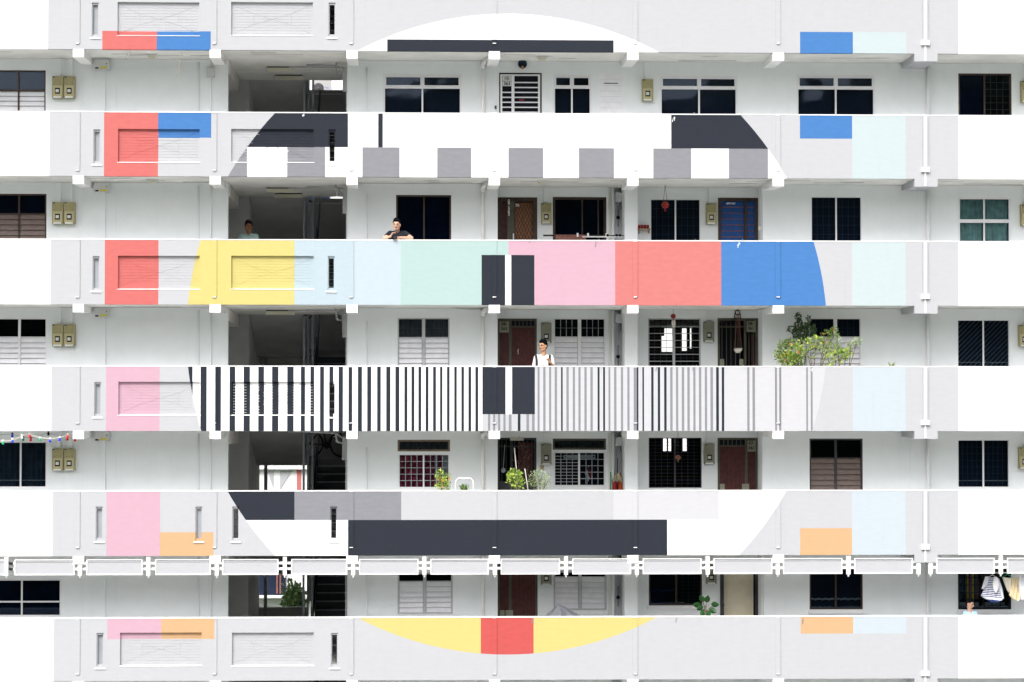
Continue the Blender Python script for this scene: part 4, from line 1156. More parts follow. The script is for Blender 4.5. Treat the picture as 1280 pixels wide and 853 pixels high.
m = MB(); m.ball((bx-.24, by, z0+.83), (.13, .07, .035), 10); part(m, 'saddle', 'black_plastic', t)
m = MB(); m.lathe((bx-.1, by-.05, z0+.3), [(.02, -.01), (.09, -.01), (.09, .01), (.02, .01)], 14, axis='y'); part(m, 'crank', 'dark_metal', t)

# ------------------------------------------------------------------ the neighbour block and tree seen through the stairwell
NY = 92.0
NB = thing('neighbour_block', 'white neighbouring block with red stripe glimpsed through the stairwell', 'apartment building', (X(360, NY), NY, 0))
nx0, nx1 = X(150, NY), X(1000, NY)
ztop = Z(583, NY, 360)
m = MB(); m.box(nx0, nx1, NY, NY+10, 0, 46); part(m, 'wall', 'far_wall', NB)
m = MB(); m.box(nx0, nx1, NY-1.2, NY-.002, ztop-.1, ztop+.1); part(m, 'ledge', 'far_wall', NB)
m = MB(); m.box(nx0-.5, nx1+.5, NY-.5, NY+10.5, 46, 46.4); part(m, 'roof', 'concrete', NB)
m = MB(); m.box(X(383, NY), X(412, NY), NY-.06, NY-.002, Z(250, NY, 395), Z(238, NY, 395)); part(m, 'window', 'room_navy', NB)
m = MB(); m.box(nx0, nx1, NY-1.0, NY-.85, Z(640, NY, 360), Z(587, NY, 360)); pb2 = part(m, 'parapet', 'far_wall', NB)
def strip(a, b, c, d, mt, nm='painted_stripe', Y=NY-1.02): 
    m = MB(); m.box(X(a, Y, 600), X(b, Y, 600), Y, Y+.018, Z(d, Y, 360), Z(c, Y, 360)); part(m, nm, mt, pb2)
strip(371, 376.5, 586, 640, CO)
m = MB(); Yq = NY-1.02
tri = lambda pts: m.face([tuple(PT3(u, v, Yq)) for u, v in pts][::-1])
tri([(335, 589), (342, 589), (342, 612), (338, 600)]); tri([(350, 589), (365, 589), (350, 612)]); part(m, 'painted_triangle', LG, pb2)
m = MB()
for u in (378, 382, 386, 390): m.box(X(u, NY-.5), X(u+1.6, NY-.5), NY-.5, NY-.45, Z(640, NY, 360), Z(594, NY, 360))
part(m, 'column', 'far_wall', NB)
m = MB(); m.box(X(376.5, NY-.3), X(395, NY-.3), NY-.3, NY-.25, Z(640, NY, 380), Z(593, NY, 380)); part(m, 'window', 'room_dark', NB)
m = MB(); m.box(X(300, NY-.1), X(358, NY-.1), NY-.1, NY-.05, Z(744, NY, 340), Z(700, NY, 340)); wn = part(m, 'window', 'room_navy', NB)
for u in (346, 350): 
    m = MB(); m.box(X(u, NY-.15), X(u+2, NY-.15), NY-.15, NY-.11, Z(742, NY, 340), Z(702, NY, 340)); part(m, 'curtain', 'cloth_brown', wn)
m = MB(); m.box(nx0, nx1, NY-.6, NY-.1, Z(746.5, NY, 340), Z(744, NY, 340)); part(m, 'ledge', 'far_wall', NB)

def leaves(m, c, R, n, size, mi=0, flat=.0, rnd=random):
    for _ in range(n):
        while True:
            v = Vector((rnd.uniform(-1, 1), rnd.uniform(-1, 1), rnd.uniform(-1, 1)))
            if v.length < 1: break
        if v.length < .45 and rnd.random() < .5: v = v.normalized()*rnd.uniform(.5, 1)
        p = Vector(c)+Vector((v.x*R[0], v.y*R[1], v.z*R[2]))
        leaf(m, p, Vector((v.x, v.y, v.z+.4))+Vector((rnd.uniform(-.7, .7), rnd.uniform(-.7, .7), rnd.uniform(-.7, .5))), size*rnd.uniform(.6, 1.3), mi, rnd)
def leaf(m, p, d, s, mi=0, rnd=random, wid=.32):
    if d.length < 1e-3: d = Vector((0, 0, 1))
    d = d.normalized(); a = d.cross(Vector((rnd.uniform(-1, 1), rnd.uniform(-1, 1), rnd.uniform(-1, 1))))
    if a.length < 1e-3: a = Vector((1, 0, 0))
    a.normalize(); n_ = d.cross(a); w_ = s*wid
    b0 = len(m.v)
    m.v += [tuple(p), tuple(p+d*s*.5+a*w_+n_*s*.08), tuple(p+d*s), tuple(p+d*s*.5-a*w_+n_*s*.08)]
    m.f += [[b0, b0+1, b0+2], [b0, b0+2, b0+3]]; m.m += [mi, mi]; m.sm += [False, False]

Yt = 66.0
tb = Vector((X(369, Yt, 760), Yt, 0)); tr = thing('tree', 'green leafy tree behind the building, seen through the lowest stairwell opening', 'tree', tb)
m = MB(); m.tube([tb, tb+Vector((.1, 0, 5)), tb+Vector((-.05, 0, 10)), tb+Vector((0, 0, 15.6))], [.28, .22, .16, .05], 8)
for k_ in range(9):
    a_ = k_*2.4; z = 9.5+k_*.6; m.tube([tb+Vector((0, 0, z)), tb+Vector((cos(a_)*.5, sin(a_)*.5, z+.8))], [.07, .02], 5)
part(m, 'trunk', 'bark', tr)
m = MB(); rr = random.Random(5)
for k_ in range(64):
    u = rr.random(); z = 11.0+5.3*u; rad = .75*(1-u)**.7+.05
    a_ = rr.uniform(0, 2*pi); c = tb+Vector((cos(a_)*rad*rr.random()-.05, sin(a_)*rad*rr.random(), z))
    leaves(m, c, (.26, .3, .26), 120, .13, rnd=rr)
part(m, 'crown', 'leaf_mid', tr)

# ------------------------------------------------------------------ sunshade screens and their posts (under the fifth parapet)
YS_ = YF-.02
SH = [(-62, 8), (18, 93), (108, 178), (194, 263.5), (278, 348), (364, 434), (449, 523), (538, 611), (626, 700), (715.5, 789), (803.5, 877), (892, 965.5), (979, 1053), (1068, 1141), (1170.5, 1243.5), (1259, 1333)]
posn = ['far left edge', 'second from the left', 'third from the left', 'fourth from the left', 'left side of the stairwell', 'right side of the stairwell', 'left of the lowest white louvre window', 'right of the lowest white louvre window',
        'above the lowest maroon door', 'above the louvre window beside the grey tarpaulin', 'above the brown sliding window', 'above the cream door', 'left half above the brown window', 'between the brown window and the wide downpipe beam', 'above the child', 'at the far right edge']
for i, (a, b) in enumerate(SH):
    dy = .9-i*.16
    y0, y1 = 699.0+dy, 718.6+dy
    xa, xb = X(a, YS_, 708), X(b, YS_, 708); zc, za = Z(y1, YS_, (a+b)/2), Z(y0, YS_, (a+b)/2)
    t = thing('sunshade_screen', 'white rectangular sunshade screen, %s' % posn[i], 'sunshade', ((xa+xb)/2, YS_, zc), 'sunshade screens in a row below the fifth parapet')
    f = .02
    m = MB(); m.box(xa, xb, YS_, YS_+.04, za-f*.8, za); m.box(xa, xb, YS_, YS_+.04, zc, zc+f); m.box(xa, xa+f, YS_, YS_+.04, zc+f, za-f*.8); m.box(xb-f, xb, YS_, YS_+.04, zc+f, za-f*.8); part(m, 'frame', 'white_paint', t)
    m = MB(); m.box(xa+f, xb-f, YS_+.018, YS_+.026, zc+f, za-f*.8); part(m, 'screen_panel', 'light_grey_paint', t)
    m = MB(); m.tube([(xa+f, YS_+.012, za-f*.8-.03), (xb-f, YS_+.012, za-f*.8-.03)], .006, 5); part(m, 'lacing_wire', 'grey_metal', t)
    for s in (xa-.05, xb): 
        m = MB(); 
        for yy in (704, 711): z = Z(yy+dy, YS_, (a+b)/2); m.box(s if s > xa else xa-.13, xb+.13 if s == xb else xa, YS_+.05, YS_+.085, z-.026, z+.026)
        part(m, 'arm', 'white_paint', t)
PO = [(8, 0), (100, 1), (185.5, 0), (271, 1), (356, 0), (441.5, 1), (530.5, 0), (618.5, 1), (707.5, 0), (796, 1), (884.5, 0), (972, 1), (1060.5, 0), (1148, 1), (1163, 1), (1251, 0), (1337, 1)]
for i, (px, beam) in enumerate(PO):
    dy = .9-i*.15; w_ = .04
    x = X(px, YF, 708); z1 = Z((705.6 if beam else 696)+dy, YF, px); z2 = Z(719+dy, YF, px)
    m = MB(); m.box(x-w_, x+w_, YF-.03, YF+.05, z2, z1)
    m.hexa([(x-.012, YF-.002, z2-.05), (x+.012, YF-.002, z2-.05), (x+.012, YF+.022, z2-.05), (x-.012, YF+.022, z2-.05), (x-.02, YF-.01, z2), (x+.02, YF-.01, z2), (x+.02, YF+.03, z2), (x-.02, YF+.03, z2)])
    where = ['over the far left window', 'under the far left beam', 'above the blank panel at left', 'at the left jamb of the stairwell', 'above the tree in the stairwell', 'at the right jamb of the stairwell', 'above the lowest white louvre window', 'left of the lowest maroon door', 'above the louvre window beside the grey tarpaulin', 'left of the brown sliding window', 'over the grey meter box', 'right of the cream door', 'over the brown window at right', 'left of the wide downpipe', 'right of the wide downpipe', 'above the striped blouse', 'past the right edge'][i]
    solo(m, 'rack_post', 'white_paint', 'short white pointed post holding the sunshades, %s' % where, 'bracket', (x, YF, z2), 'posts between the sunshade screens')

# ------------------------------------------------------------------ people
def ico(bm, c, r, rot=None, sub=2):
    mt = Matrix.Translation(c)
    if rot is not None: mt = mt @ rot
    mt = mt @ Matrix.Diagonal((*(r if isinstance(r, (tuple, list)) else (r, r, r)), 1))
    bmesh.ops.create_icosphere(bm, subdivisions=sub, radius=1, matrix=mt)
def capsule(bm, a, b, ra, rb, sub=2):
    a, b = Vector(a), Vector(b); d = b-a; n = max(2, int(d.length/(min(ra, rb)*.45))+1); n = min(n, 14)
    for i in range(n+1):
        u = i/n; ico(bm, a.lerp(b, u), ra+(rb-ra)*u, sub=sub)
def union(bm, name, mt, vox, parent, at, smooth=2):
    me = bpy.data.meshes.new(name); bm.to_mesh(me); bm.free()
    o = bpy.data.objects.new(name, me); C.objects.link(o)
    rm = o.modifiers.new('r', 'REMESH'); rm.mode = 'VOXEL'; rm.voxel_size = vox; rm.use_smooth_shade = True
    if smooth:
        s_ = o.modifiers.new('s', 'SMOOTH'); s_.iterations = smooth; s_.factor = .5
    dg = bpy.context.evaluated_depsgraph_get(); dg.update()
    m2 = bpy.data.meshes.new_from_object(o.evaluated_get(dg)); bpy.data.objects.remove(o)
    m2.name = name
    m2.transform(Matrix.Translation(-Vector(at))); m2.materials.clear(); m2.materials.append(M(mt))
    for p_ in m2.polygons: p_.use_smooth = True
    return put(name, m2, parent, at)
def person(label, foot, hc, yaw, pitch, skin, hair, shirt, sh_l, sh_r, arms, trousers='denim', cat='person', hs=1.0, collar=False, hair_len=1.0, lift=.0):
    """hc: head centre; yaw: turn of the face from the viewer (positive = to the viewer's right); arms: two dicts of elbow, wrist, dir of fingers"""
    t = thing('person', label, cat, foot)
    R = Matrix.Rotation(yaw, 4, 'Z') @ Matrix.Rotation(pitch, 4, 'X')    # local: -y is the face direction
    hc = Vector(hc); H_ = lambda x, y, z: hc + (R @ Vector((x*hs, y*hs, z*hs)))
    bm = bmesh.new()
    R3 = R
    ico(bm, H_(0, .012, .025), (.074*hs, .092*hs, .088*hs), R3, 3)     # cranium
    ico(bm, H_(0, -.018, -.03), (.062*hs, .068*hs, .072*hs), R3, 3)    # face
    ico(bm, H_(0, -.038, -.083), (.036*hs, .036*hs, .028*hs), R3)      # chin
    for s in (-1, 1):
        ico(bm, H_(s*.038, -.052, -.03), (.026*hs, .02*hs, .026*hs), R3)   # cheeks
        ico(bm, H_(s*.077, .012, -.012), (.012*hs, .022*hs, .034*hs), R3)  # ears
        capsule(bm, H_(s*.012, -.083, .018), H_(s*.05, -.072, .018), .011*hs, .009*hs)   # brow
        capsule(bm, H_(s*.045, -.0, -.065), H_(s*.02, -.05, -.09), .026*hs, .024*hs)     # jaw
    capsule(bm, H_(0, -.084, .008), H_(0, -.104, -.028), .0085*hs, .014*hs)      # nose
    for s in (-1, 1): ico(bm, H_(s*.012, -.094, -.031), .009*hs)
    ico(bm, H_(0, -.085, -.056), (.023*hs, .011*hs, .010*hs), R3)
    nb = Vector(((sh_l[0]+sh_r[0])/2, (sh_l[1]+sh_r[1])/2, (sh_l[2]+sh_r[2])/2))
    nb2 = nb+Vector((0, 0, .02)); capsule(bm, H_(0, .02, -.05), nb2, .05*hs, .058*hs)
    foot = Vector(foot); hipz = foot.z+.88*hs*(1 if hs > .9 else .95); hip = Vector((foot.x, foot.y, hipz))
    capsule(bm, nb+Vector((0, 0, -.12*hs)), hip, .10*hs, .11*hs)
    legs = []
    for s in (-1, 1):
        k_ = Vector((foot.x+s*.11, foot.y-.03, foot.z+.46*hs)); an = Vector((foot.x+s*.12, foot.y+.01, foot.z+.08)); h_ = hip+Vector((s*.09, 0, -.02))
        capsule(bm, h_, k_, .075*hs, .05*hs); capsule(bm, k_, an, .05*hs, .035*hs); legs.append((h_, k_, an))
        capsule(bm, an+Vector((0, 0, -.04)), an+Vector((0, -.14, -.05)), .035, .028)
    for sh, arm in ((sh_l, arms[0]), (sh_r, arms[1])):
        sh = Vector(sh); el, wr = Vector(arm['el']), Vector(arm['wr']); d = Vector(arm['dir']).normalized(); nrm = Vector(arm['n']).normalized(); sd = d.cross(nrm).normalized()
        capsule(bm, sh, el, .05*hs, .04*hs); capsule(bm, el, wr, .04*hs, .025*hs)
        pm = wr+d*.045*hs
        for u in (-1, 0, 1): capsule(bm, wr+d*.01, wr+d*.085*hs+sd*u*.024*hs, .018*hs, .013*hs)
        curl = arm.get('curl', .6)
        for i_, L in enumerate((.065, .078, .072, .056)):
            b_ = wr+d*.088*hs+sd*(-.03+.02*i_)*hs
            d1 = (d*cos(curl)+nrm*sin(curl)); d2 = (d*cos(curl*2)+nrm*sin(curl*2))
            m1 = b_+d1*L*.5*hs; capsule(bm, b_, m1, .0095*hs, .0088*hs, 1); capsule(bm, m1, m1+d2*L*.5*hs, .0088*hs, .0075*hs, 1)
        th = wr+d*.03*hs-sd*.028*hs*arm.get('thumb', 1); td = (d*.6-sd*.8*arm.get('thumb', 1)+nrm*.25).normalized()
        capsule(bm, th, th+td*.04*hs, .012*hs, .0105*hs, 1); capsule(bm, th+td*.04*hs, th+td*.04*hs+(td+d+nrm*.4).normalized()*.028*hs, .0105*hs, .008*hs, 1)
    body = union(bm, 'body', skin, .0062, t, foot, 1)
    m = MB()
    for s in (-1, 1): m.ball(H_(s*.03, -.077, -.002), .0105*hs, 8)
    ey = part(m, 'eye', 'eye_white', t)
    m = MB()
    for s in (-1, 1): m.ball(H_(s*.03, -.0865, -.003), .0055*hs, 6)
    part(m, 'iris', 'black_plastic', ey)
    m = MB()
    for s in (-1, 1): m.tube([H_(s*.014, -.097, .02), H_(s*.032, -.095, .026), H_(s*.05, -.08, .02)], .0042*hs, 5)
    part(m, 'eyebrow', hair, t)
    m = MB(); m.tube([H_(-.02, -.088, -.056), H_(-.008, -.0965, -.053), H_(.008, -.0965, -.053), H_(.02, -.088, -.056)], [.003, .0055*hs, .0055*hs, .003], 6); part(m, 'lips', 'lip', t)
    bm = bmesh.new()
    ico(bm, H_(0, .026, .045), (.083*hs, .094*hs, .086*hs), R3, 3); ico(bm, H_(0, -.012, .09), (.066*hs, .078*hs, .034*hs*hair_len), R3, 3)
    ico(bm, H_(0, -.045, .1), (.052*hs, .045*hs, .024*hs*hair_len), R3, 3); ico(bm, H_(0, .02, .098), (.07*hs, .075*hs, .034*hs*hair_len), R3, 3)
    ico(bm, H_(0, .055, -.0), (.074*hs, .058*hs, .08*hs), R3, 3)
    rr = random.Random(9)
    for _ in range(30):
        a_ = rr.uniform(0, 2*pi); e = rr.uniform(.3, 1.4)
        p_ = (.078*cos(a_)*cos(e), .02+.085*sin(a_)*cos(e), .055+.085*sin(e))
        if p_[1] < -.03 and p_[2] < .09: continue
        capsule(bm, H_(*p_), H_(p_[0]*1.12, p_[1]*1.1-.01, p_[2]*1.08+.004), .013*hs, .006*hs, 1)
    union(bm, 'hair', hair, .006, t, foot, 1)
    # clothes
    bm = bmesh.new(); sl_v, sr_v = Vector(sh_l), Vector(sh_r)
    capsule(bm, sl_v+Vector((0, 0, -.005)), sr_v+Vector((0, 0, -.005)), .062*hs, .062*hs, 3)
    for u in (-1, -.5, 0, .5, 1): capsule(bm, nb+Vector((u*.10*hs, .0, -.07*hs)), hip+Vector((u*.085*hs, 0, .02)), .10*hs, .095*hs, 3)
    capsule(bm, nb+Vector((-.07*hs, 0, .012)), nb+Vector((.07*hs, 0, .012)), .052*hs, .052*hs)
    for sh, arm in ((sl_v, arms[0]), (sr_v, arms[1])):
        el = Vector(arm['el']); capsule(bm, sh, sh.lerp(el, .55), .064*hs, .060*hs, 3)
    cl = union(bm, 'shirt', shirt, .009, t, foot, 4)
    if collar:
        m = MB()
        for s in (-1, 1):
            c = nb+Vector((s*.045, -.045, .06)); m.face([c+Vector((s*.03, .05, .015)), c+Vector((s*.035, -.005, -.015)), c+Vector((-s*.03, -.055, -.06)), c+Vector((-s*.012, -.02, .0))]); 
            c2 = c+Vector((0, .003, .0)); m.face([c2+Vector((s*.03, .05, .015)), c2+Vector((-s*.012, -.017, .0)), c2+Vector((-s*.03, -.05, -.06)), c2+Vector((s*.035, -.002, -.015))])
        part(m, 'collar', shirt, cl)
    bm = bmesh.new(); capsule(bm, hip+Vector((-.06, 0, .03)), hip+Vector((.06, 0, .03)), .11*hs, .11*hs, 3)
    for h_, k_, an in legs: capsule(bm, h_, k_, .092*hs, .068*hs); capsule(bm, k_, an, .068*hs, .055*hs)
    union(bm, 'trousers', trousers, .014, t, foot, 2)
    bm = bmesh.new()
    for h_, k_, an in legs: capsule(bm, an+Vector((0, .03, -.04)), an+Vector((0, -.16, -.048)), .045, .036)
    union(bm, 'shoe', 'strap_black', .01, t, foot, 1)
    return t
def at(px, py, Y): return PT3(px, py, Y)
# man in black tee leaning on the rainbow parapet
Yp = 50.42
hc = at(495.6, 281.2, Yp-.08)
shL = at(487.6, 292.2, Yp); shR = at(506.0, 292.2, Yp)
pz = zt[2]
eL = Vector((at(480.5, 300, YF+.10).x, YF+.12, pz+.035)); eR = Vector((at(514.5, 300, YF+.10).x, YF+.1, pz+.04))
wL = at(488.0, 295.6, YF+.02); wR = at(499.8, 297.0, YF-.02)
wL.y = YF+.05; wR.y = YF+.02
pm_ = person('young man in black t-shirt leaning on the coping, holding a small black camera', (hc.x, Yp+.15, floor(2)), hc, radians(-8), radians(4), 'skin_light', 'hair_black', 'tee_black', shL, shR,
       [dict(el=eL, wr=wL, dir=(.45, -.1, .75), n=(.7, 0, -.5), curl=.75, thumb=-1), dict(el=eR, wr=wR, dir=(-1, -.05, .12), n=(0, -.1, -1), curl=.45)])
c = at(493.5, 297.3, YF-.03); t = thing('camera_body', 'small black camera held over the parapet by the man in black', 'camera', c)
m = MB(); m.box(c.x-.045, c.x+.045, c.y-.02, c.y+.02, c.z-.03, c.z+.03); part(m, 'body', 'black_plastic', t)
m = MB(); m.lathe((c.x, c.y-.02, c.z), [(.022, 0), (.022, -.035), (.016, -.036), (.001, -.03)], 12, axis='y'); part(m, 'lens', 'dark_metal', t)
# man in white tee with rucksack
Yp = 50.5
hc = at(678.6, 432.6, Yp); shL = at(671.0, 447.2, Yp+.02); shR = at(688.2, 447.2, Yp+.02)
eL = at(667.0, 464, Yp-.02); eR = at(691.5, 460.5, Yp-.02); wR = at(688.2, 453.4, Yp-.17); wL = at(669, 475, Yp-.15)
pw_ = person('young man in white t-shirt with black backpack straps looking left', (hc.x, Yp+.03, floor(3)), hc, radians(-42), radians(2), 'skin_tan', 'hair_black', 'tee_white', shL, shR,
       [dict(el=eL, wr=wL, dir=(0, -.2, -1), n=(0, -1, 0), curl=.4), dict(el=eR, wr=wR, dir=(-.6, -.1, .8), n=(-.3, -.6, -.3), curl=.9, thumb=-1)], hair_len=1.3)
bp = thing('backpack', 'black backpack worn by the young man in the white t-shirt', 'backpack', (hc.x, Yp+.2, shL.z-.45))
bm = bmesh.new(); ico(bm, Vector((hc.x, Yp+.2, shL.z-.2)), (.14, .09, .22), None, 3); union(bm, 'pack', 'strap_black', .012, bp, (hc.x, Yp+.2, shL.z-.45), 2)
for px in (669.6, 687.2):
    m = MB(); s = at(px, 444, Yp); 
    for (a1, a2) in (((0, .09, .055), (0, -.035, .05)), ((0, -.035, .05), (.012 if px < 680 else -.012, -.098, -.04)), ((.012 if px < 680 else -.012, -.098, -.04), (.015 if px < 680 else -.015, -.115, -.26))):
        A = Vector((s.x, Yp, shL.z))+Vector(a1); Q = Vector((s.x, Yp, shL.z))+Vector(a2); w_ = Vector((.024, 0, 0)); n_ = Vector((0, -.012, .006))
        m.hexa([A-w_, A+w_, A+w_+n_, A-w_+n_, Q-w_, Q+w_, Q+w_+n_, Q-w_+n_])
    part(m, 'strap', 'strap_black', bp)
# older man standing in the stairwell lobby
Yp = 52.2
hc = at(310.8, 283.4, Yp); shL = at(302.0, 295.8, Yp+.03); shR = at(319.8, 295.8, Yp+.03)
person('older man in pale green collared shirt standing in the stairwell shade', (hc.x, Yp+.05, floor(2)), hc, radians(14), radians(6), 'skin_brown', 'hair_dark', 'shirt_teal', shL, shR,
       [dict(el=at(299, 312, Yp), wr=at(301, 325, Yp-.1), dir=(0, -.3, -1), n=(0, -1, 0), curl=.4), dict(el=at(323, 312, Yp), wr=at(321, 325, Yp-.1), dir=(0, -.3, -1), n=(0, -1, 0), curl=.4)], collar=True, hair_len=.6)
# child by the lowest right window
Yp = 50.6
hc = at(1212.6, 754.8, Yp); shL = at(1206.5, 767.0, Yp+.02); shR = at(1219.0, 767.6, Yp+.02)
person('dark haired child in light blue shirt looking down behind the lowest parapet', (hc.x, Yp+.03, floor(5)), hc, radians(50), radians(16), 'skin_light', 'hair_black', 'shirt_blue', shL, shR,
       [dict(el=at(1204.5, 781, Yp), wr=at(1207, 792, Yp-.1), dir=(0, -.3, -1), n=(0, -1, 0), curl=.4), dict(el=at(1221, 781, Yp), wr=at(1219, 792, Yp-.1), dir=(0, -.3, -1), n=(0, -1, 0), curl=.4)], hs=.88, cat='child', hair_len=1.5)

# ------------------------------------------------------------------ plants
def plant(label, name, px, r, spots, mts, Y=50.4, stems=5, size=.05, n=90, seed=1, pot=True, blossom=0, cat='plant', group=None):
    """spots: (px, py, rx px, ry px, count weight, material index)"""
    rr = random.Random(seed); bx = X(px, Y, PTOP[r]); b0 = Vector((bx, Y, floor(r))); t = thing(name, label, cat, b0, group)
    ph = .32
    m = MB(); m.lathe(b0, [(.001, 0), (.10, 0), (.14, ph-.03), (.155, ph-.03), (.155, ph), (.13, ph), (.12, ph-.04), (.001, ph-.04)], 16); part(m, 'pot', 'terracotta', t)
    m = MB()
    for (sx, sy, rx, ry, wgt, mi) in spots:
        e = at(sx, sy, Y+rr.uniform(-.05, .05)); s = b0+Vector((rr.uniform(-.05, .05), rr.uniform(-.04, .04), ph-.05)); md = s.lerp(e, .55)+Vector((rr.uniform(-.05, .05), 0, .05))
        m.tube([s, md, e], [.014, .010, .005], 5)
        for k_ in range(3):
            m.tube([e.lerp(md, .3), e+Vector((rr.uniform(-1, 1)*rx*PX, rr.uniform(-.06, .06), rr.uniform(-.2, 1)*ry*PX))], [.006, .002], 4)
    part(m, 'stem', 'bark', t)
    for mi, mt in enumerate(mts):
        m = MB(); any_ = False
        for (sx, sy, rx, ry, wgt, mm) in spots:
            if mm != mi: continue
            any_ = True; leaves(m, at(sx, sy, Y), (rx*PX*1.05, .12, ry*PX*1.05), int(n*wgt*2.1), size*1.15, rnd=rr)
        if any_: part(m, 'foliage', mt, t)
    if blossom:
        m = MB()
        for _ in range(blossom):
            sp = rr.choice(spots); c = at(sp[0]+rr.uniform(-1, 1)*sp[2]*.8, sp[1]+rr.uniform(-1, 1)*sp[3]*.8, Y-.09)
            for k_ in range(5): leaf(m, c, Vector((cos(k_*1.25), -.3, sin(k_*1.25))), .025, 0, rr, .5)
        part(m, 'blossom', 'blossom', t)
    return t
G = 'potted plants standing behind the parapets'
plant('low bushy lime green shrub with orange blossoms, leftmost of the plants by the barred windows', 'potted_shrub', 985, 3, [(985, 449, 11, 9, 1.5, 0), (981, 434, 8, 8, .7, 1), (995, 440, 8, 9, .9, 0), (988, 430, 5, 6, .25, 1), (976, 446, 7, 9, .5, 1), (996, 452, 8, 6, .7, 1)], ['leaf_lime', 'leaf_green'], n=115, seed=2, size=.05, blossom=9, group=G)
plant('tall dark feathery shrub standing behind the lime green shrubs', 'potted_shrub', 1004, 3, [(998, 397, 2.5, 5, .25, 0), (999, 406, 5, 7, .6, 0), (1001, 416, 10, 7, .9, 0), (990, 412, 6, 3, .2, 0), (1011, 413, 9, 8, .8, 0), (1000, 424, 8, 5, .4, 0), (1010, 403, 2.5, 7, .2, 0)], ['leaf_dark'], Y=50.8, n=150, seed=4, size=.045, group=G)
plant('airy yellow green shrub with many thin stems, in front of the dark shrub', 'potted_shrub', 1018, 3, [(1007, 432, 9, 8, .55, 0), (1021, 428, 10, 7, .8, 0), (1031, 422, 6, 8, .35, 1), (1013, 441, 9, 8, .35, 1), (1030, 438, 7, 8, .45, 0), (1041, 417, 6, 7, .5, 1)], ['leaf_lime', 'leaf_green'], n=80, seed=5, size=.05, blossom=4, group=G)
plant('yellow green shrub reaching right, rightmost of the plants by the barred windows', 'potted_shrub', 1052, 3, [(1042, 436, 8, 8, .7, 0), (1050, 445, 9, 8, .8, 0), (1058, 442, 7, 5, .5, 0), (1064, 431, 5, 4, .35, 1), (1071, 427, 4, 3, .3, 1), (1047, 426, 3, 8, .3, 1), (1035, 451, 7, 6, .4, 0)], ['leaf_lime', 'leaf_pale'], n=80, seed=6, size=.05, group=G)
plant('small lime plant with red tips beneath the window with pink curtains', 'potted_shrub', 551, 4, [(550, 595, 5, 7, .6, 0), (554, 606, 9, 6, 1.1, 0), (560, 597, 4, 5, .3, 0)], ['leaf_lime'], n=85, seed=8, size=.04, blossom=6, group=G)
plant('bright lime leafed plant before the dark gated door, left of the two', 'potted_shrub', 643, 4, [(643, 594, 8, 6, .9, 0), (648, 604, 7, 7, .7, 0), (639, 600, 5, 6, .3, 0)], ['leaf_lime'], n=75, seed=9, size=.055, group=G)
plant('pale green fine leaved plant before the dark gated door, right of the two', 'potted_shrub', 674, 4, [(667, 598, 6, 9, .5, 0), (675, 595, 8, 9, .9, 0), (682, 602, 6, 9, .7, 0), (671, 607, 9, 5, .6, 1)], ['leaf_pale', 'leaf_green'], n=100, seed=10, size=.03, group=G)
# bamboo canes beside them
for i, (xa, ya, xb, yb) in enumerate(((643, 560, 646, 592), (656, 586, 660, 612))):
    A = at(xa, ya, 50.5); Q = at(xb, yb, 50.52); D_ = (Q-A).normalized(); L_ = (A.z-floor(4))/(-D_.z); m = MB(); m.tube([A, A+D_*L_], .012, 6); e = A+D_*L_
    solo(m, 'garden_cane', 'curtain_white', ['long pale cane rising from the left lime plant', 'short pale cane between the two door plants'][i], 'cane', e)
# spider plants
def spiky(label, px, r, base_py, n, L, Y, seed, spread=1.0, mt='leaf_pale'):
    rr = random.Random(seed); b0 = Vector((X(px, Y, PTOP[r]), Y, floor(r))); t = thing('spider_plant', label, 'plant', b0)
    ph = at(px, base_py, Y).z-b0.z
    m = MB(); m.lathe(b0, [(.001, 0), (.09, 0), (.1, ph-.15), (.13, ph-.05), (.12, ph-.05), (.001, ph-.06)], 14); part(m, 'pot', 'white_plastic', t)
    m = MB()
    for _ in range(n):
        a_ = rr.uniform(0, 2*pi); s = rr.uniform(.2, 1)*spread; p0 = b0+Vector((cos(a_)*.03, sin(a_)*.03, ph-.05)); l = L*rr.uniform(.6, 1)
        p1 = p0+Vector((cos(a_)*s*l*.35, sin(a_)*s*l*.3, l*.65)); p2 = p0+Vector((cos(a_)*s*l*.8, sin(a_)*s*l*.6, l*(.95-.4*s)))
        w_ = Vector((-sin(a_), cos(a_), 0))*.010
        m.face([p0-w_, p0+w_, p1+w_, p1-w_]); m.face([p1-w_, p1+w_, p2])
    part(m, 'foliage', mt, t)
    return t
spiky('spiky green plant inside the white tubular stand beside the pink curtained window', 580, 4, 613, 46, .26, 50.45, 3, 1.2, 'leaf_green')
spiky('sparse thin grass like plant alone before the wall near the wide downpipe', 1114, 3, 459, 13, .24, 50.4, 4, .9)
# white tubular stand
x0, x1 = X(569.6, 50.3, 600), X(591.6, 50.3, 600); z1 = Z(598.2, 50.3, 580); z0 = floor(4); m = MB()
m.tube([(x0+.005, 50.3, z0), (x0, 50.3, z1-.06), (x0+.05, 50.3, z1), (x1-.05, 50.3, z1), (x1, 50.3, z1-.06), (x1-.005, 50.3, z0)], .014, 8)
t = thing('plant_stand', 'white tubular metal stand framing the spiky plant', 'plant stand', ((x0+x1)/2, 50.4, z0)); part(m, 'front_hoop', 'white_plastic', t)
m = MB(); m.tube([(x0, 50.6, z0), (x0, 50.6, z0+.9), (x1, 50.6, z0+.9), (x1, 50.6, z0)], .014, 8); m.box(x0, x1, 50.31, 50.6, z0+.88, z0+.9); part(m, 'rear_hoop', 'white_plastic', t)
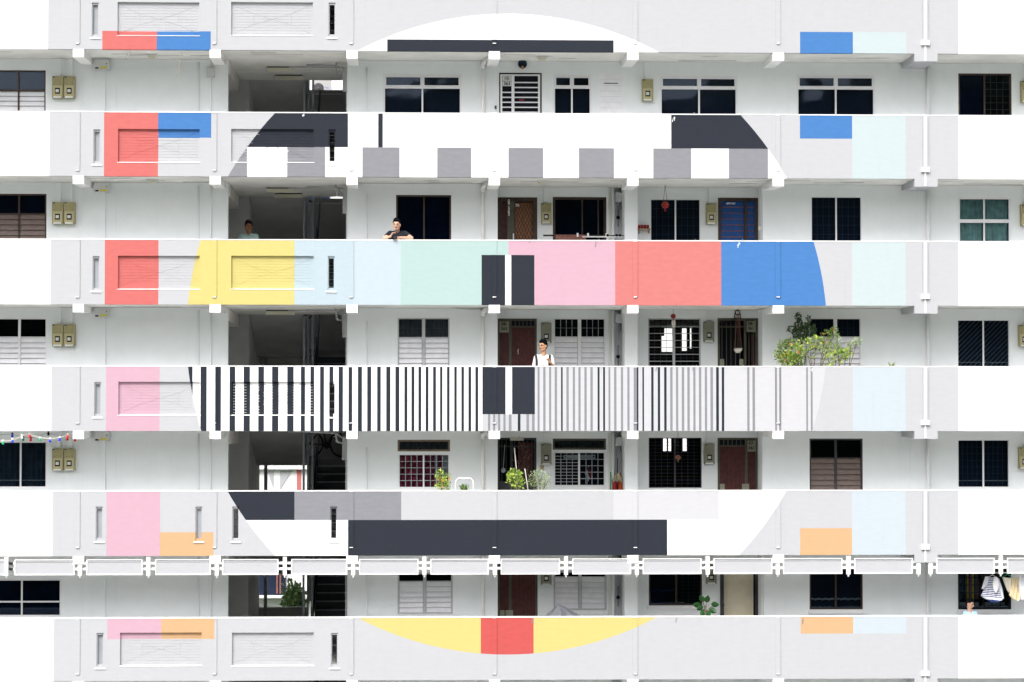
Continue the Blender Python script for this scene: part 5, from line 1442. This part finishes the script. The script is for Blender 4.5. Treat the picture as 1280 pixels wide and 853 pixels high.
# broad leaved plant by the cream door
Y = 50.6; px = 882; b0 = Vector((X(px, Y, 770), Y, floor(5))); t = thing('broad_leaf_plant', 'dark broad leaved pot plant beside the cream door', 'plant', b0)
m = MB(); m.lathe(b0, [(.001, 0), (.13, 0), (.17, .34), (.18, .34), (.18, .38), (.14, .38), (.001, .34)], 16); part(m, 'pot', 'terracotta', t)
tips = [(872, 756.5, -1, .1), (876, 760, -.8, -.3), (878, 749.5, -.5, .6), (884, 750, .1, .9), (893, 756, 1, .0), (890, 763, .7, -.4), (885, 766, .1, -.3), (879, 766, -.4, -.5)]
m = MB(); b1 = at(882, 770, Y)
m.tube([b0+Vector((0, 0, .3)), b1, at(881, 757, Y)], [.03, .03, .02], 8)
for (u, v, dx, dz) in tips: m.tube([at(882, 764, Y), at(u, v, Y-.03)], [.008, .005], 5)
part(m, 'stem', 'bark', t)
for (u, v, dx, dz) in tips:
    m = MB(); c = at(u, v, Y-.04); d = Vector((dx, -.35, dz)).normalized(); a_ = d.cross(Vector((0, 1, .2))).normalized(); n_ = d.cross(a_); L = .17
    prof = [(0, 0), (.06, .035), (.3, .062), (.6, .056), (.85, .03), (1, 0)]
    for (q0, w0), (q1, w1) in zip(prof, prof[1:]):
        for s in (-1, 1):
            A, Q = c+d*(q0-.4)*L, c+d*(q1-.4)*L
            m.face([A+n_*.0, Q, Q+a_*s*w1-n_*.015, A+a_*s*w0-n_*.015])
    part(m, 'leaf', 'leaf_glossy', t)

# ------------------------------------------------------------------ small belongings
# blue fan-shaped ornament over the top door
p = at(653, 80.5, YW-.02); t = thing('door_ornament', 'round dark blue ornament with copper tassel above the white gate', 'ornament', p)
m = MB(); m.lathe(p, [(.001, 0), (.07, 0), (.095, -.02), (.10, -.045), (.085, -.06)], 14, axis='y'); part(m, 'disc', 'fan_blue', t)
m = MB()
for k_ in range(7): a_ = pi*.15+k_*pi*.117; m.ball((p.x+.075*cos(a_), p.y-.05, p.z+.06*sin(a_)), .022, 6)
part(m, 'petal', 'fan_blue', t)
m = MB(); m.lathe((p.x, p.y-.06, p.z-.11), [(.008, .07), (.03, .05), (.022, 0), (.001, -.01)], 8); part(m, 'tassel', 'brass', t)
# doorbell
p = at(619.5, 134.5, YW-.01); m = MB(); m.box(p.x-.02, p.x+.02, p.y-.02, p.y, p.z-.035, p.z+.035); m.ball((p.x, p.y-.022, p.z), .01, 6)
solo(m, 'doorbell', 'dark_metal', 'small dark doorbell left of the white gate', 'doorbell', p)
p = at(949.6, 285.5, YR-.35); m = MB(); m.box(p.x-.03, p.x+.03, p.y-.03, p.y+.02, p.z-.045, p.z+.045); m.box(p.x-.018, p.x+.018, p.y-.036, p.y-.03, p.z-.02, p.z+.02)
solo(m, 'doorbell', 'cream_cloth', 'cream doorbell on the return wall right of the blue door', 'doorbell', p)
# red altar shelf
p = at(803.5, 286.6, YR-.02); t = thing('wall_shelf', 'narrow wooden wall shelf left of the dark gridded window', 'shelf', p)
xa, xb = X(796.5, YR, 286), X(812.5, YR, 286)
m = MB(); m.box(xa, xb, YR-.2, YR-.002, p.z-.02, p.z); part(m, 'board', 'shelf_wood', t)
m = MB(); m.box(xa+.02, xa+.04, YR-.15, YR-.002, p.z-.1, p.z-.021); m.box(xb-.04, xb-.02, YR-.15, YR-.002, p.z-.1, p.z-.021); part(m, 'bracket', 'shelf_wood', t)
for i in range(4):
    x = xa+.035+i*.062; m = MB(); m.lathe((x, YR-.11, p.z), [(.001, 0), (.028, 0), (.03, .07), (.024, .085), (.001, .085)], 10)
    solo(m, 'red_jar', 'red_plastic', ['leftmost red cup on the wall shelf', 'second red cup from the left on the wall shelf', 'third red cup from the left on the wall shelf', 'rightmost red cup on the wall shelf'][i], 'cup', (x, YR-.11, p.z), 'red cups on the wall shelf')
# lanterns
def lantern(label, px, py, Y, topy, r, rad=.075, mt='red_plastic', two=True, gr=None):
    c = at(px, py, Y); t = thing('hanging_lantern', label, 'lantern', c, gr); zc = ceil(r)-.002
    m = MB(); m.lathe(c, [(.02, rad*.8), (rad*.7, rad*.65), (rad, 0), (rad*.7, -rad*.65), (.02, -rad*.8)], 12); part(m, 'shade', mt, t)
    m = MB()
    for k_ in range(12): a_ = k_*pi/6; m.tube([c+Vector((cos(a_)*.02, sin(a_)*.02, rad*.82)), c+Vector((cos(a_)*rad*1.02, sin(a_)*rad*1.02, 0)), c+Vector((cos(a_)*.02, sin(a_)*.02, -rad*.82))], .003, 4)
    part(m, 'rib', 'brass', t)
    m = MB()
    for s in ((-1, 1) if two else (0,)): m.tube([c+Vector((s*.04, 0, rad*.7)), (c.x, c.y, zc)], .004, 4)
    part(m, 'cord', 'dark_metal', t)
    m = MB(); m.lathe((c.x, c.y, c.z-rad*1.6), [(.004, rad*.8), (.016, rad*.6), (.02, 0)], 8); part(m, 'tassel', mt, t)
    return t
LG_ = 'red hanging ornaments under the corridor ceilings'
lantern('red lantern on two cords before the gridded window beside the shelf', 831.5, 256.5, YW+.1, 230, 2, .085, gr=LG_)
lantern('red paper lantern hanging at the barred window open to daylight', 841.5, 395.5, YW+.2, 386, 3, .06, two=False, gr=LG_)
lantern('faded red ornament hanging before the darkest window', 847.5, 572, YW+.2, 545, 4, .06, 'cloth_brown', two=False, gr=LG_)
m = MB(); c = at(842, 404, YW+.2); m.lathe(c, [(.02, .06), (.045, .04), (.04, -.06), (.02, -.09), (.001, -.1)], 10)
solo(m, 'paper_charm', 'cream_cloth', 'cream paper charm hanging under the red lantern', 'ornament', c)
# hanging planter at the dark gate, third storey
c = at(922.5, 437.2, YW-.1); t = thing('hanging_planter', 'small white hanging basket on cords before the dark open gate', 'planter', c)
m = MB(); m.lathe(c, [(.001, -.07), (.05, -.07), (.055, -.045), (.07, -.04), (.09, 0), (.085, 0), (.001, -.01)], 12); part(m, 'bowl', 'cream_cloth', t)
m = MB(); zc = ceil(3)-.002
for s in (-1, 0, 1): m.tube([c+Vector((s*.085, 0, 0)), c+Vector((s*.02, 0, .6)), (c.x, c.y, zc)], .004, 4)
part(m, 'cord', 'cloth_brown', t)
m = MB(); rr = random.Random(2)
for k_ in range(26): leaf(m, c+Vector((rr.uniform(-.07, .07), rr.uniform(-.05, .05), .0)), Vector((rr.uniform(-1, 1), rr.uniform(-1, 1), .8)), .05, 0, rr)
part(m, 'flower', 'curtain_white', t)
# wall lantern above it
c = at(921.8, 391, YR-.03); t = thing('wall_lantern', 'black carriage lantern with white face above the dark open gate', 'lantern', c)
m = MB(); m.lathe((c.x, c.y, c.z), [(.001, -.03), (.055, -.03), (.06, 0), (.055, .02)], 14, axis='y'); m.lathe((c.x, c.y, c.z+.05), [(.05, 0), (.02, .05), (.008, .09)], 10)
for s in (-1, 1): m.tube([c+Vector((s*.055, 0, -.02)), c+Vector((s*.065, 0, -.12))], .012, 6)
m.box(c.x-.07, c.x+.07, c.y-.03, c.y+.02, c.z-.13, c.z-.115); part(m, 'case', 'black_plastic', t)
m = MB(); m.lathe((c.x, c.y-.031, c.z), [(.001, -.006), (.036, -.006), (.038, 0)], 14, axis='y'); part(m, 'glass', 'white_plastic', t)
# clothes pole with brown cloth
xa, xb = X(679, YR-.5, 296), X(780.5, YR-.5, 296); zp = Z(294.6, YR-.5, 730); Yp = YR-.5
t = thing('clothes_pole', 'dark bamboo clothes pole lying level behind the pink part of the parapet', 'pole', ((xa+xb)/2, Yp, zp))
m = MB(); m.tube([(xa, Yp, zp), (xb, Yp, zp-.01)], .018, 8); m.tube([(X(728, Yp), Yp-.03, zp-.03), (xb, Yp-.03, zp-.03)], .014, 8, 1); part(m, 'pole', ['bamboo', 'white_metal'], t)
m = MB()
for u in (721, 734, 757): m.box(X(u, Yp), X(u+2.2, Yp), Yp-.03, Yp+.03, zp-.03, zp+.05)
part(m, 'peg', 'white_plastic', t)
m = MB(); 
for u in (759.5, 771, 775): m.ball((X(u, Yp), Yp-.02, zp), .035, 8)
part(m, 'clamp', 'black_plastic', t)['kind'] = 'stuff'
m = MB(); x0, x1 = X(694.5, Yp), X(732.5, Yp); n = 24
for i in range(n):
    u0, u1 = x0+(x1-x0)*i/n, x0+(x1-x0)*(i+1)/n; d0, d1 = .012*sin(i*1.3), .012*sin((i+1)*1.3)
    for sy in (-.022, .022): m.face([(u0, Yp+sy+d0, zp-.5), (u1, Yp+sy+d1, zp-.5), (u1, Yp+sy*.9, zp+.012), (u0, Yp+sy*.9, zp+.012)])
    m.face([(u0, Yp-.02, zp+.012), (u1, Yp-.02, zp+.012), (u1, Yp+.02, zp+.02), (u0, Yp+.02, zp+.02)])
solo(m, 'hanging_towel', 'cloth_brown', 'brown towel folded over the dark clothes pole', 'towel', ((x0+x1)/2, Yp, zp-.5))
# mop and folded umbrellas in the service shaft, fourth storey
def furled(label, px, mt, tip, base_, r, Y):
    A = at(px, tip, Y); b0 = Vector((A.x, Y, floor(r))); t = thing('furled_umbrella', label, 'umbrella', b0, 'umbrellas leaning in the service shaft')
    h = A.z-b0.z
    m = MB(); m.lathe(b0, [(.002, .05), (.03, .3), (.062, h-.35), (.055, h-.18), (.02, h-.03), (.004, h)], 8); part(m, 'canopy', mt, t)
    m = MB(); m.tube([b0, b0+Vector((0, 0, h+.02))], .008, 6); part(m, 'shaft', 'dark_metal', t)
furled('dark red furled umbrella, left of the two in the shaft beside the column', 768.6, 'red_plastic', 593, 612, 4, YR-.1)
furled('orange red furled umbrella, right of the two in the shaft beside the column', 775.4, 'orange_plastic', 592, 612, 4, YR-.12)
c = at(772, 596, YR-.2); t = thing('mop', 'beige string mop standing head up over the furled umbrellas', 'mop', (c.x, c.y, floor(4)))
m = MB(); rr = random.Random(4)
for k_ in range(34):
    a_ = rr.uniform(0, 2*pi); m.tube([c+Vector((0, 0, .09)), c+Vector((cos(a_)*.07, sin(a_)*.05, .0)), c+Vector((cos(a_)*.115, sin(a_)*.07, -.08-rr.random()*.05))], .009, 5)
part(m, 'head', 'mop_beige', t)
m = MB(); m.tube([(c.x, c.y, floor(4)), (c.x, c.y, c.z+.4)], .010, 6); part(m, 'handle', 'black_plastic', t)
A = at(763.2, 590, YR-.03); m = MB(); m.tube([(A.x, A.y, floor(4)), (A.x, A.y, A.z)], .014, 6)
solo(m, 'broom_handle', 'green_plastic', 'green broom handle upright between the barred window and the shaft', 'broom', (A.x, A.y, floor(4)))
for r, y_ in ((2, 272), (3, 446), (5, 747)):
    c = at(772.6, y_, YR+.1); m = MB(); m.lathe(c, [(.001, -.04), (.035, -.03), (.04, .0), (.035, .03), (.001, .04)], 10); m.tube([c+Vector((0, 0, -.2)), c+Vector((0, 0, .25))], .009, 6)
    solo(m, 'water_valve', 'black_plastic', 'round black stopcock on the riser pipe in the shaft, %s' % ROWS[r], 'valve', c, 'stopcocks on the riser pipes')
for r in (2, 3, 4):
    c = at(773, PBOT[r-1]+(24, 16, 12)[r-2]+1, YR+.12); t = thing('water_meter_box', 'white water meter box high in the service shaft, %s' % ROWS[r], 'meter box', c, 'water meter boxes in the shaft')
    m = MB(); m.box(c.x-.07, c.x+.07, c.y-.05, c.y+.05, c.z-.1, c.z+.1); part(m, 'case', 'wall_paint', t); m = MB(); m.box(c.x+.075, c.x+.1, c.y-.03, c.y+.06, c.z-.11, c.z+.12); part(m, 'side_bracket', 'dark_metal', t)
# grey tarpaulin cone (half open parasol), lowest storey
c = at(700, 757.4, 50.55); b0 = Vector((c.x, c.y, floor(5))); t = thing('parasol', 'grey half folded parasol drying beneath the lowest louvre window', 'parasol', b0)
m = MB(); n = 18
for i in range(n):
    def pt(j, u):
        a_ = 2*pi*j/n; rr_ = (.07+.42*u)*(1+.12*(1 if j % 2 else -1)*u); return (c.x+.02*u*12*.5+cos(a_)*rr_, c.y+sin(a_)*rr_*.4, c.z+.0-.30*u-.02*cos(a_)*u)
    for u0, u1 in ((0, .35), (.35, .7), (.7, 1)): m.face([pt(i, u1), pt(i+1, u1), pt(i+1, u0), pt(i, u0)])
    m.face([pt(i, 0), pt(i+1, 0), (c.x, c.y, c.z+.015)])
part(m, 'canopy', 'tarp_grey', t)
m = MB(); m.tube([b0, (c.x, c.y, c.z+.01)], .012, 6); part(m, 'pole', 'grey_metal', t)
# laundry, lowest right
def hanger(t, c, w_, mt):
    m = MB(); m.tube([c+Vector((-w_, 0, -.07)), c+Vector((0, 0, 0)), c+Vector((w_, 0, -.07))], .005, 5); m.tube([c, c+Vector((.01, 0, .03)), c+Vector((-.01, 0, .055))], .004, 5)
    part(m, 'hanger', mt, t)
def cloth(name, outline, Y, mts, parent, thick=.03, stripes=None, seed=1):
    """grid cloth between left and right outline (px lists top to bottom)"""
    rr = random.Random(seed); m = MB(); nx_ = 10
    rows = []
    for (yl, xl, yr, xr_) in outline:
        rows.append([at(xl+(xr_-xl)*i/nx_, yl+(yr-yl)*i/nx_, Y+thick*.5*sin(i*1.7+seed)) for i in range(nx_+1)])
    for j in range(len(rows)-1):
        for i in range(nx_):
            mi = 0
            if stripes: mi = j % 2 if stripes == 1 else 0
            m.face([rows[j+1][i], rows[j+1][i+1], rows[j][i+1], rows[j][i]], mi, True)
            bk = [v+Vector((0, thick, 0)) for v in (rows[j][i], rows[j][i+1], rows[j+1][i+1], rows[j+1][i])]; m.face(bk, mi, True)
    return part(m, name, mts, parent)
def lerp(a, b, u): return a+(b-a)*u
Yc = 50.35
t = thing('striped_blouse', 'navy and white striped blouse on a hanger by the open window', 'blouse', at(1243, 719, Yc), 'laundry hung at lower right')
hanger(t, at(1240.5, 718.8, Yc), .11, 'white_plastic')
ol = []
N = 22
for j in range(N+1):
    u = j/N; ol.append((lerp(722.5, 745.5, u), lerp(1236, 1228.5, u)-2*u, lerp(722, 748, u), lerp(1246, 1254.5, u)))
ol += [(752 if 0 else 749, 1232, 751, 1252), (753, 1238, 753, 1249)]
cloth('body', ol, Yc, ['blouse_cloth', 'navy_cloth'], t, .04, 1, 2)
cloth('sleeve', [(721, 1232, 721, 1236), (729, 1229.5, 730, 1234.5), (736.5, 1227.3, 736, 1230)], Yc-.03, ['blouse_cloth'], t, .03, None, 3)
cloth('pocket', [(721.5, 1243, 721.5, 1246.5), (730, 1241, 730, 1248.5), (737, 1242, 736, 1248), (741, 1244.5, 740.5, 1246)], Yc-.05, ['tee_white'], t, .02, None, 4)
cloth('sleeve', [(722, 1246, 724, 1249), (735, 1249, 736, 1253), (748, 1252, 749, 1255)], Yc-.02, ['blouse_cloth'], t, .03, None, 5)
t = thing('cream_shorts', 'cream shorts clipped to a green hanger, left of the beige garments', 'shorts', at(1259, 719, Yc), 'laundry hung at lower right')
hanger(t, at(1259.5, 718.2, Yc), .12, 'green_plastic')
cloth('body', [(722, 1253.5, 723, 1268), (730, 1256, 731, 1267), (738, 1259, 738, 1265), (741, 1261, 740.5, 1262.5)], Yc, ['cream_cloth'], t, .04, None, 6)
t = thing('beige_trousers', 'beige trousers hung beside the cream shorts', 'trousers', at(1270, 719, Yc), 'laundry hung at lower right')
hanger(t, at(1271, 718, Yc-.05), .06, 'white_plastic')
cloth('body', [(722, 1267, 722, 1276), (732, 1264.5, 734, 1276), (744, 1262, 748, 1275), (747, 1264, 752, 1273)], Yc-.05, ['beige_cloth'], t, .05, None, 7)
t = thing('white_vest', 'white vest hung at the right edge beside the beige trousers', 'vest', at(1280, 719, Yc), 'laundry hung at lower right')
hanger(t, at(1279, 718, Yc-.1), .08, 'white_plastic')
cloth('body', [(719, 1273.5, 722, 1286), (730, 1273, 732, 1288), (742, 1275, 744, 1290), (750, 1276.5, 748, 1288)], Yc-.1, ['blouse_cloth'], t, .05, None, 8)
xa, xb = X(1190, Yc+.02), X(1330, Yc+.02); zp = at(1240, 716.2, Yc).z
m = MB(); m.tube([(xa, Yc, zp), (xb, Yc, zp)], .012, 8); solo(m, 'laundry_rail', 'grey_metal', 'thin grey rail from which the laundry hangs under the sunshades', 'rail', ((xa+xb)/2, Yc, zp))
# shirts / flag in the barred window, fourth storey
Yi = YR+.12
t = thing('folded_flag', 'small red and white flag propped inside the barred window', 'flag', at(736, 602, Yi))
m = MB(); m.face([tuple(at(u, v, Yi)) for u, v in ((731, 592), (735, 602.5), (738, 597), (734, 587))][::-1]); m.face([tuple(at(u, v, Yi-.01)) for u, v in ((733.5, 585), (736.5, 584), (741, 597), (738.5, 601), (735.5, 594))][::-1], 1)
m.tube([at(734, 606, Yi), at(735.5, 582, Yi)], .006, 5, 0); part(m, 'cloth', ['tee_white', 'red_plastic'], t)
c = at(724, 571, YR+.09); t = thing('window_banner', 'long white name strip hanging inside the barred window above the flag', 'banner', c)
m = MB(); m.box(X(704.5, YR+.09), X(744, YR+.09), c.y, c.y+.006, Z(573.6, c.y, 724), Z(568.8, c.y, 724)); part(m, 'strip', 'white_plastic', t)
m = MB()
for u in (706.8, 741.8): m.ball((X(u, c.y), c.y-.004, c.z), (.018, .004, .018), 8)
part(m, 'dot', 'black_plastic', t)
for i, (u, v, s) in enumerate(((698, 575, 1.1), (704, 582, .8))):
    c = at(u, v+3, YR+.1); m = MB(); m.ball(c, (.05*s, .03, .07*s), 8); m.ball(c+Vector((-.01, 0, .08*s)), (.03*s, .025, .03*s), 8)
    for k_ in (-1, 1): m.lathe(c+Vector((-.01+k_*.018*s, 0, .10*s)), [(.01*s, 0), (.001, .03*s)], 5)
    m.tube([c+Vector((.04*s, 0, -.04)), c+Vector((.09*s, 0, -.02)), c+Vector((.10*s, 0, .06*s))], .008, 5)
    solo(m, 'cat_figurine', 'dark_metal', ['larger dark cat figurine at upper left inside the barred window', 'smaller dark cat figurine inside the barred window'][i], 'figurine', c)
# yellow notice under the grey meter
c = at(677.3, 584.5, YR-.004); m = MB(); m.box(c.x-.045, c.x+.045, c.y-.004, c.y, c.z-.045, c.z+.045); m.box(c.x-.03, c.x+.03, c.y-.006, c.y-.004, c.z-.02, c.z+.01)
solo(m, 'paper_notice', 'shelf_wood', 'small square yellow notice below the meter box beside the dark gate', 'notice', c)
# string lights
def bulbs(label, pts, cols, Y, cordmt, r):
    c0 = at(*pts[0], Y); t = thing('string_lights', label, 'string lights', c0)
    m = MB(); allp = []
    for (a, b) in zip(pts, pts[1:]):
        for i in range(8):
            u = i/8; allp.append(at(lerp(a[0], b[0], u), lerp(a[1], b[1], u)+1.2*4*u*(1-u)*abs(b[0]-a[0])/60, Y))
    m.tube(allp, .007, 5); part(m, 'cord', cordmt, t)
    for (u, v, mt, wm) in cols:
        p_ = at(u, v, Y); m = MB(); m.lathe(p_+Vector((0, 0, -.02)), [(.018, .05), (.02, .02), (.03, .0), (.026, -.02), (.001, -.035)], 8, 0); m.lathe(p_+Vector((0, 0, .02)), [(.001, .035), (.02, .03), (.022, 0)], 8, 1)
        part(m, 'bulb', [mt, wm], t)
for key, c_ in (('bulb_red', (.8, .02, .03)), ('bulb_blue', (.03, .06, .7)), ('bulb_green', (.02, .45, .2))): mat(key, c_, rough=.25)
bulbs('festoon of coloured bulbs with white sockets draped under the far left ceiling edge', [(-20, 548), (4, 551.5), (16, 550.5), (27, 545), (36, 542.5), (49, 547), (62, 548.2), (75, 547), (85, 543.2), (92, 541.5)],
      [(3.8, 553, 'bulb_green', 'white_plastic'), (15.6, 551, 'bulb_blue', 'white_plastic'), (27.4, 546, 'white_plastic', 'white_plastic'), (37, 544.5, 'bulb_red', 'white_plastic'), (49.8, 549, 'bulb_green', 'white_plastic'), (62.7, 550.3, 'bulb_blue', 'white_plastic'), (74.6, 548.8, 'bulb_blue', 'white_plastic'), (84.6, 545, 'bulb_red', 'white_plastic')], YF+.08, 'cream_cloth', 4)
bulbs('second festoon of darker bulbs hanging behind the first at the far left', [(-20, 543), (15, 543), (38, 548), (60, 541), (85, 547), (98, 548)],
      [(15.4, 544, 'bulb_blue', 'black_plastic'), (29, 548.6, 'bulb_green', 'black_plastic'), (38.5, 549, 'bulb_red', 'black_plastic'), (60.5, 541.6, 'black_plastic', 'black_plastic'), (84.2, 548, 'bulb_red', 'black_plastic'), (94, 549, 'bulb_red', 'black_plastic')], YF+.7, 'grey_metal', 4)

# loose strings hanging from the top slab, a slack cable, scrapes and hooks on the copings
for (pts, lab, Y) in ((((163, 62), (160.5, 70), (157.5, 75)), 'short yellow string dangling below the coral panel at top left', YF+.05), (((227, 58), (226, 70), (224, 82), (221.5, 97)), 'long thin yellow string dangling below the blue panel at top left', YF+.05)):
    m = MB(); m.tube([at(u, v, Y) for u, v in pts], .006, 5); solo(m, 'hanging_string', 'mop_beige', lab, 'string', at(*pts[0], Y))
m = MB(); m.tube([at(u, v, YW-.08) for u, v in ((555, 382.5), (572, 385.5), (588, 387), (603, 386.5))], .012, 6); solo(m, 'slack_cable', 'grey_metal', 'slack grey cable under the ceiling left of the maroon door', 'cable', at(555, 382.5, YW-.08))
rr = random.Random(12)
for i, (u, v, k_) in enumerate(((843, 147, 1), (925, 304, 2), (663, 301.5, 2), (745, 302, 2), (1015, 461, 3), (822, 459, 3), (868, 459, 3), (380, 144, 1), (1004, 774, 5), (666, 773, 5), (846, 772, 5))):
    m = MB(); c = at(u, v, YF-.003)
    for q_ in range(3):
        a0 = c+Vector((rr.uniform(-.02, .02), 0, rr.uniform(-.02, .03))); b0 = a0+Vector((rr.uniform(-.05, .01), 0, -rr.uniform(.03, .11)))
        m.face([a0, a0+Vector((.008, 0, 0)), b0+Vector((.012, 0, 0)), b0])
    solo(m, 'paint_scrape', 'white_paint' if i in (0, 1, 4, 7) else 'mid_grey_paint', None, None, c)
    o = [q for q in C.objects if q.name.startswith('paint_scrape')][-1]; o.parent = B; o.location = c-base(B)
# slender hooks on the coping
for k_ in range(1, 6):
    for u in (664, 746, 866, 925):
        c = at(u+k_*1.5, PTOP[k_], YF-.012); m = MB(); m.tube([c+Vector((0, .02, .012)), c+Vector((0, -.012, .005)), c+Vector((0, -.014, -.045)), c+Vector((0, -.03, -.05))], .005, 5); part(m, 'coping_hook', 'grey_metal', B)
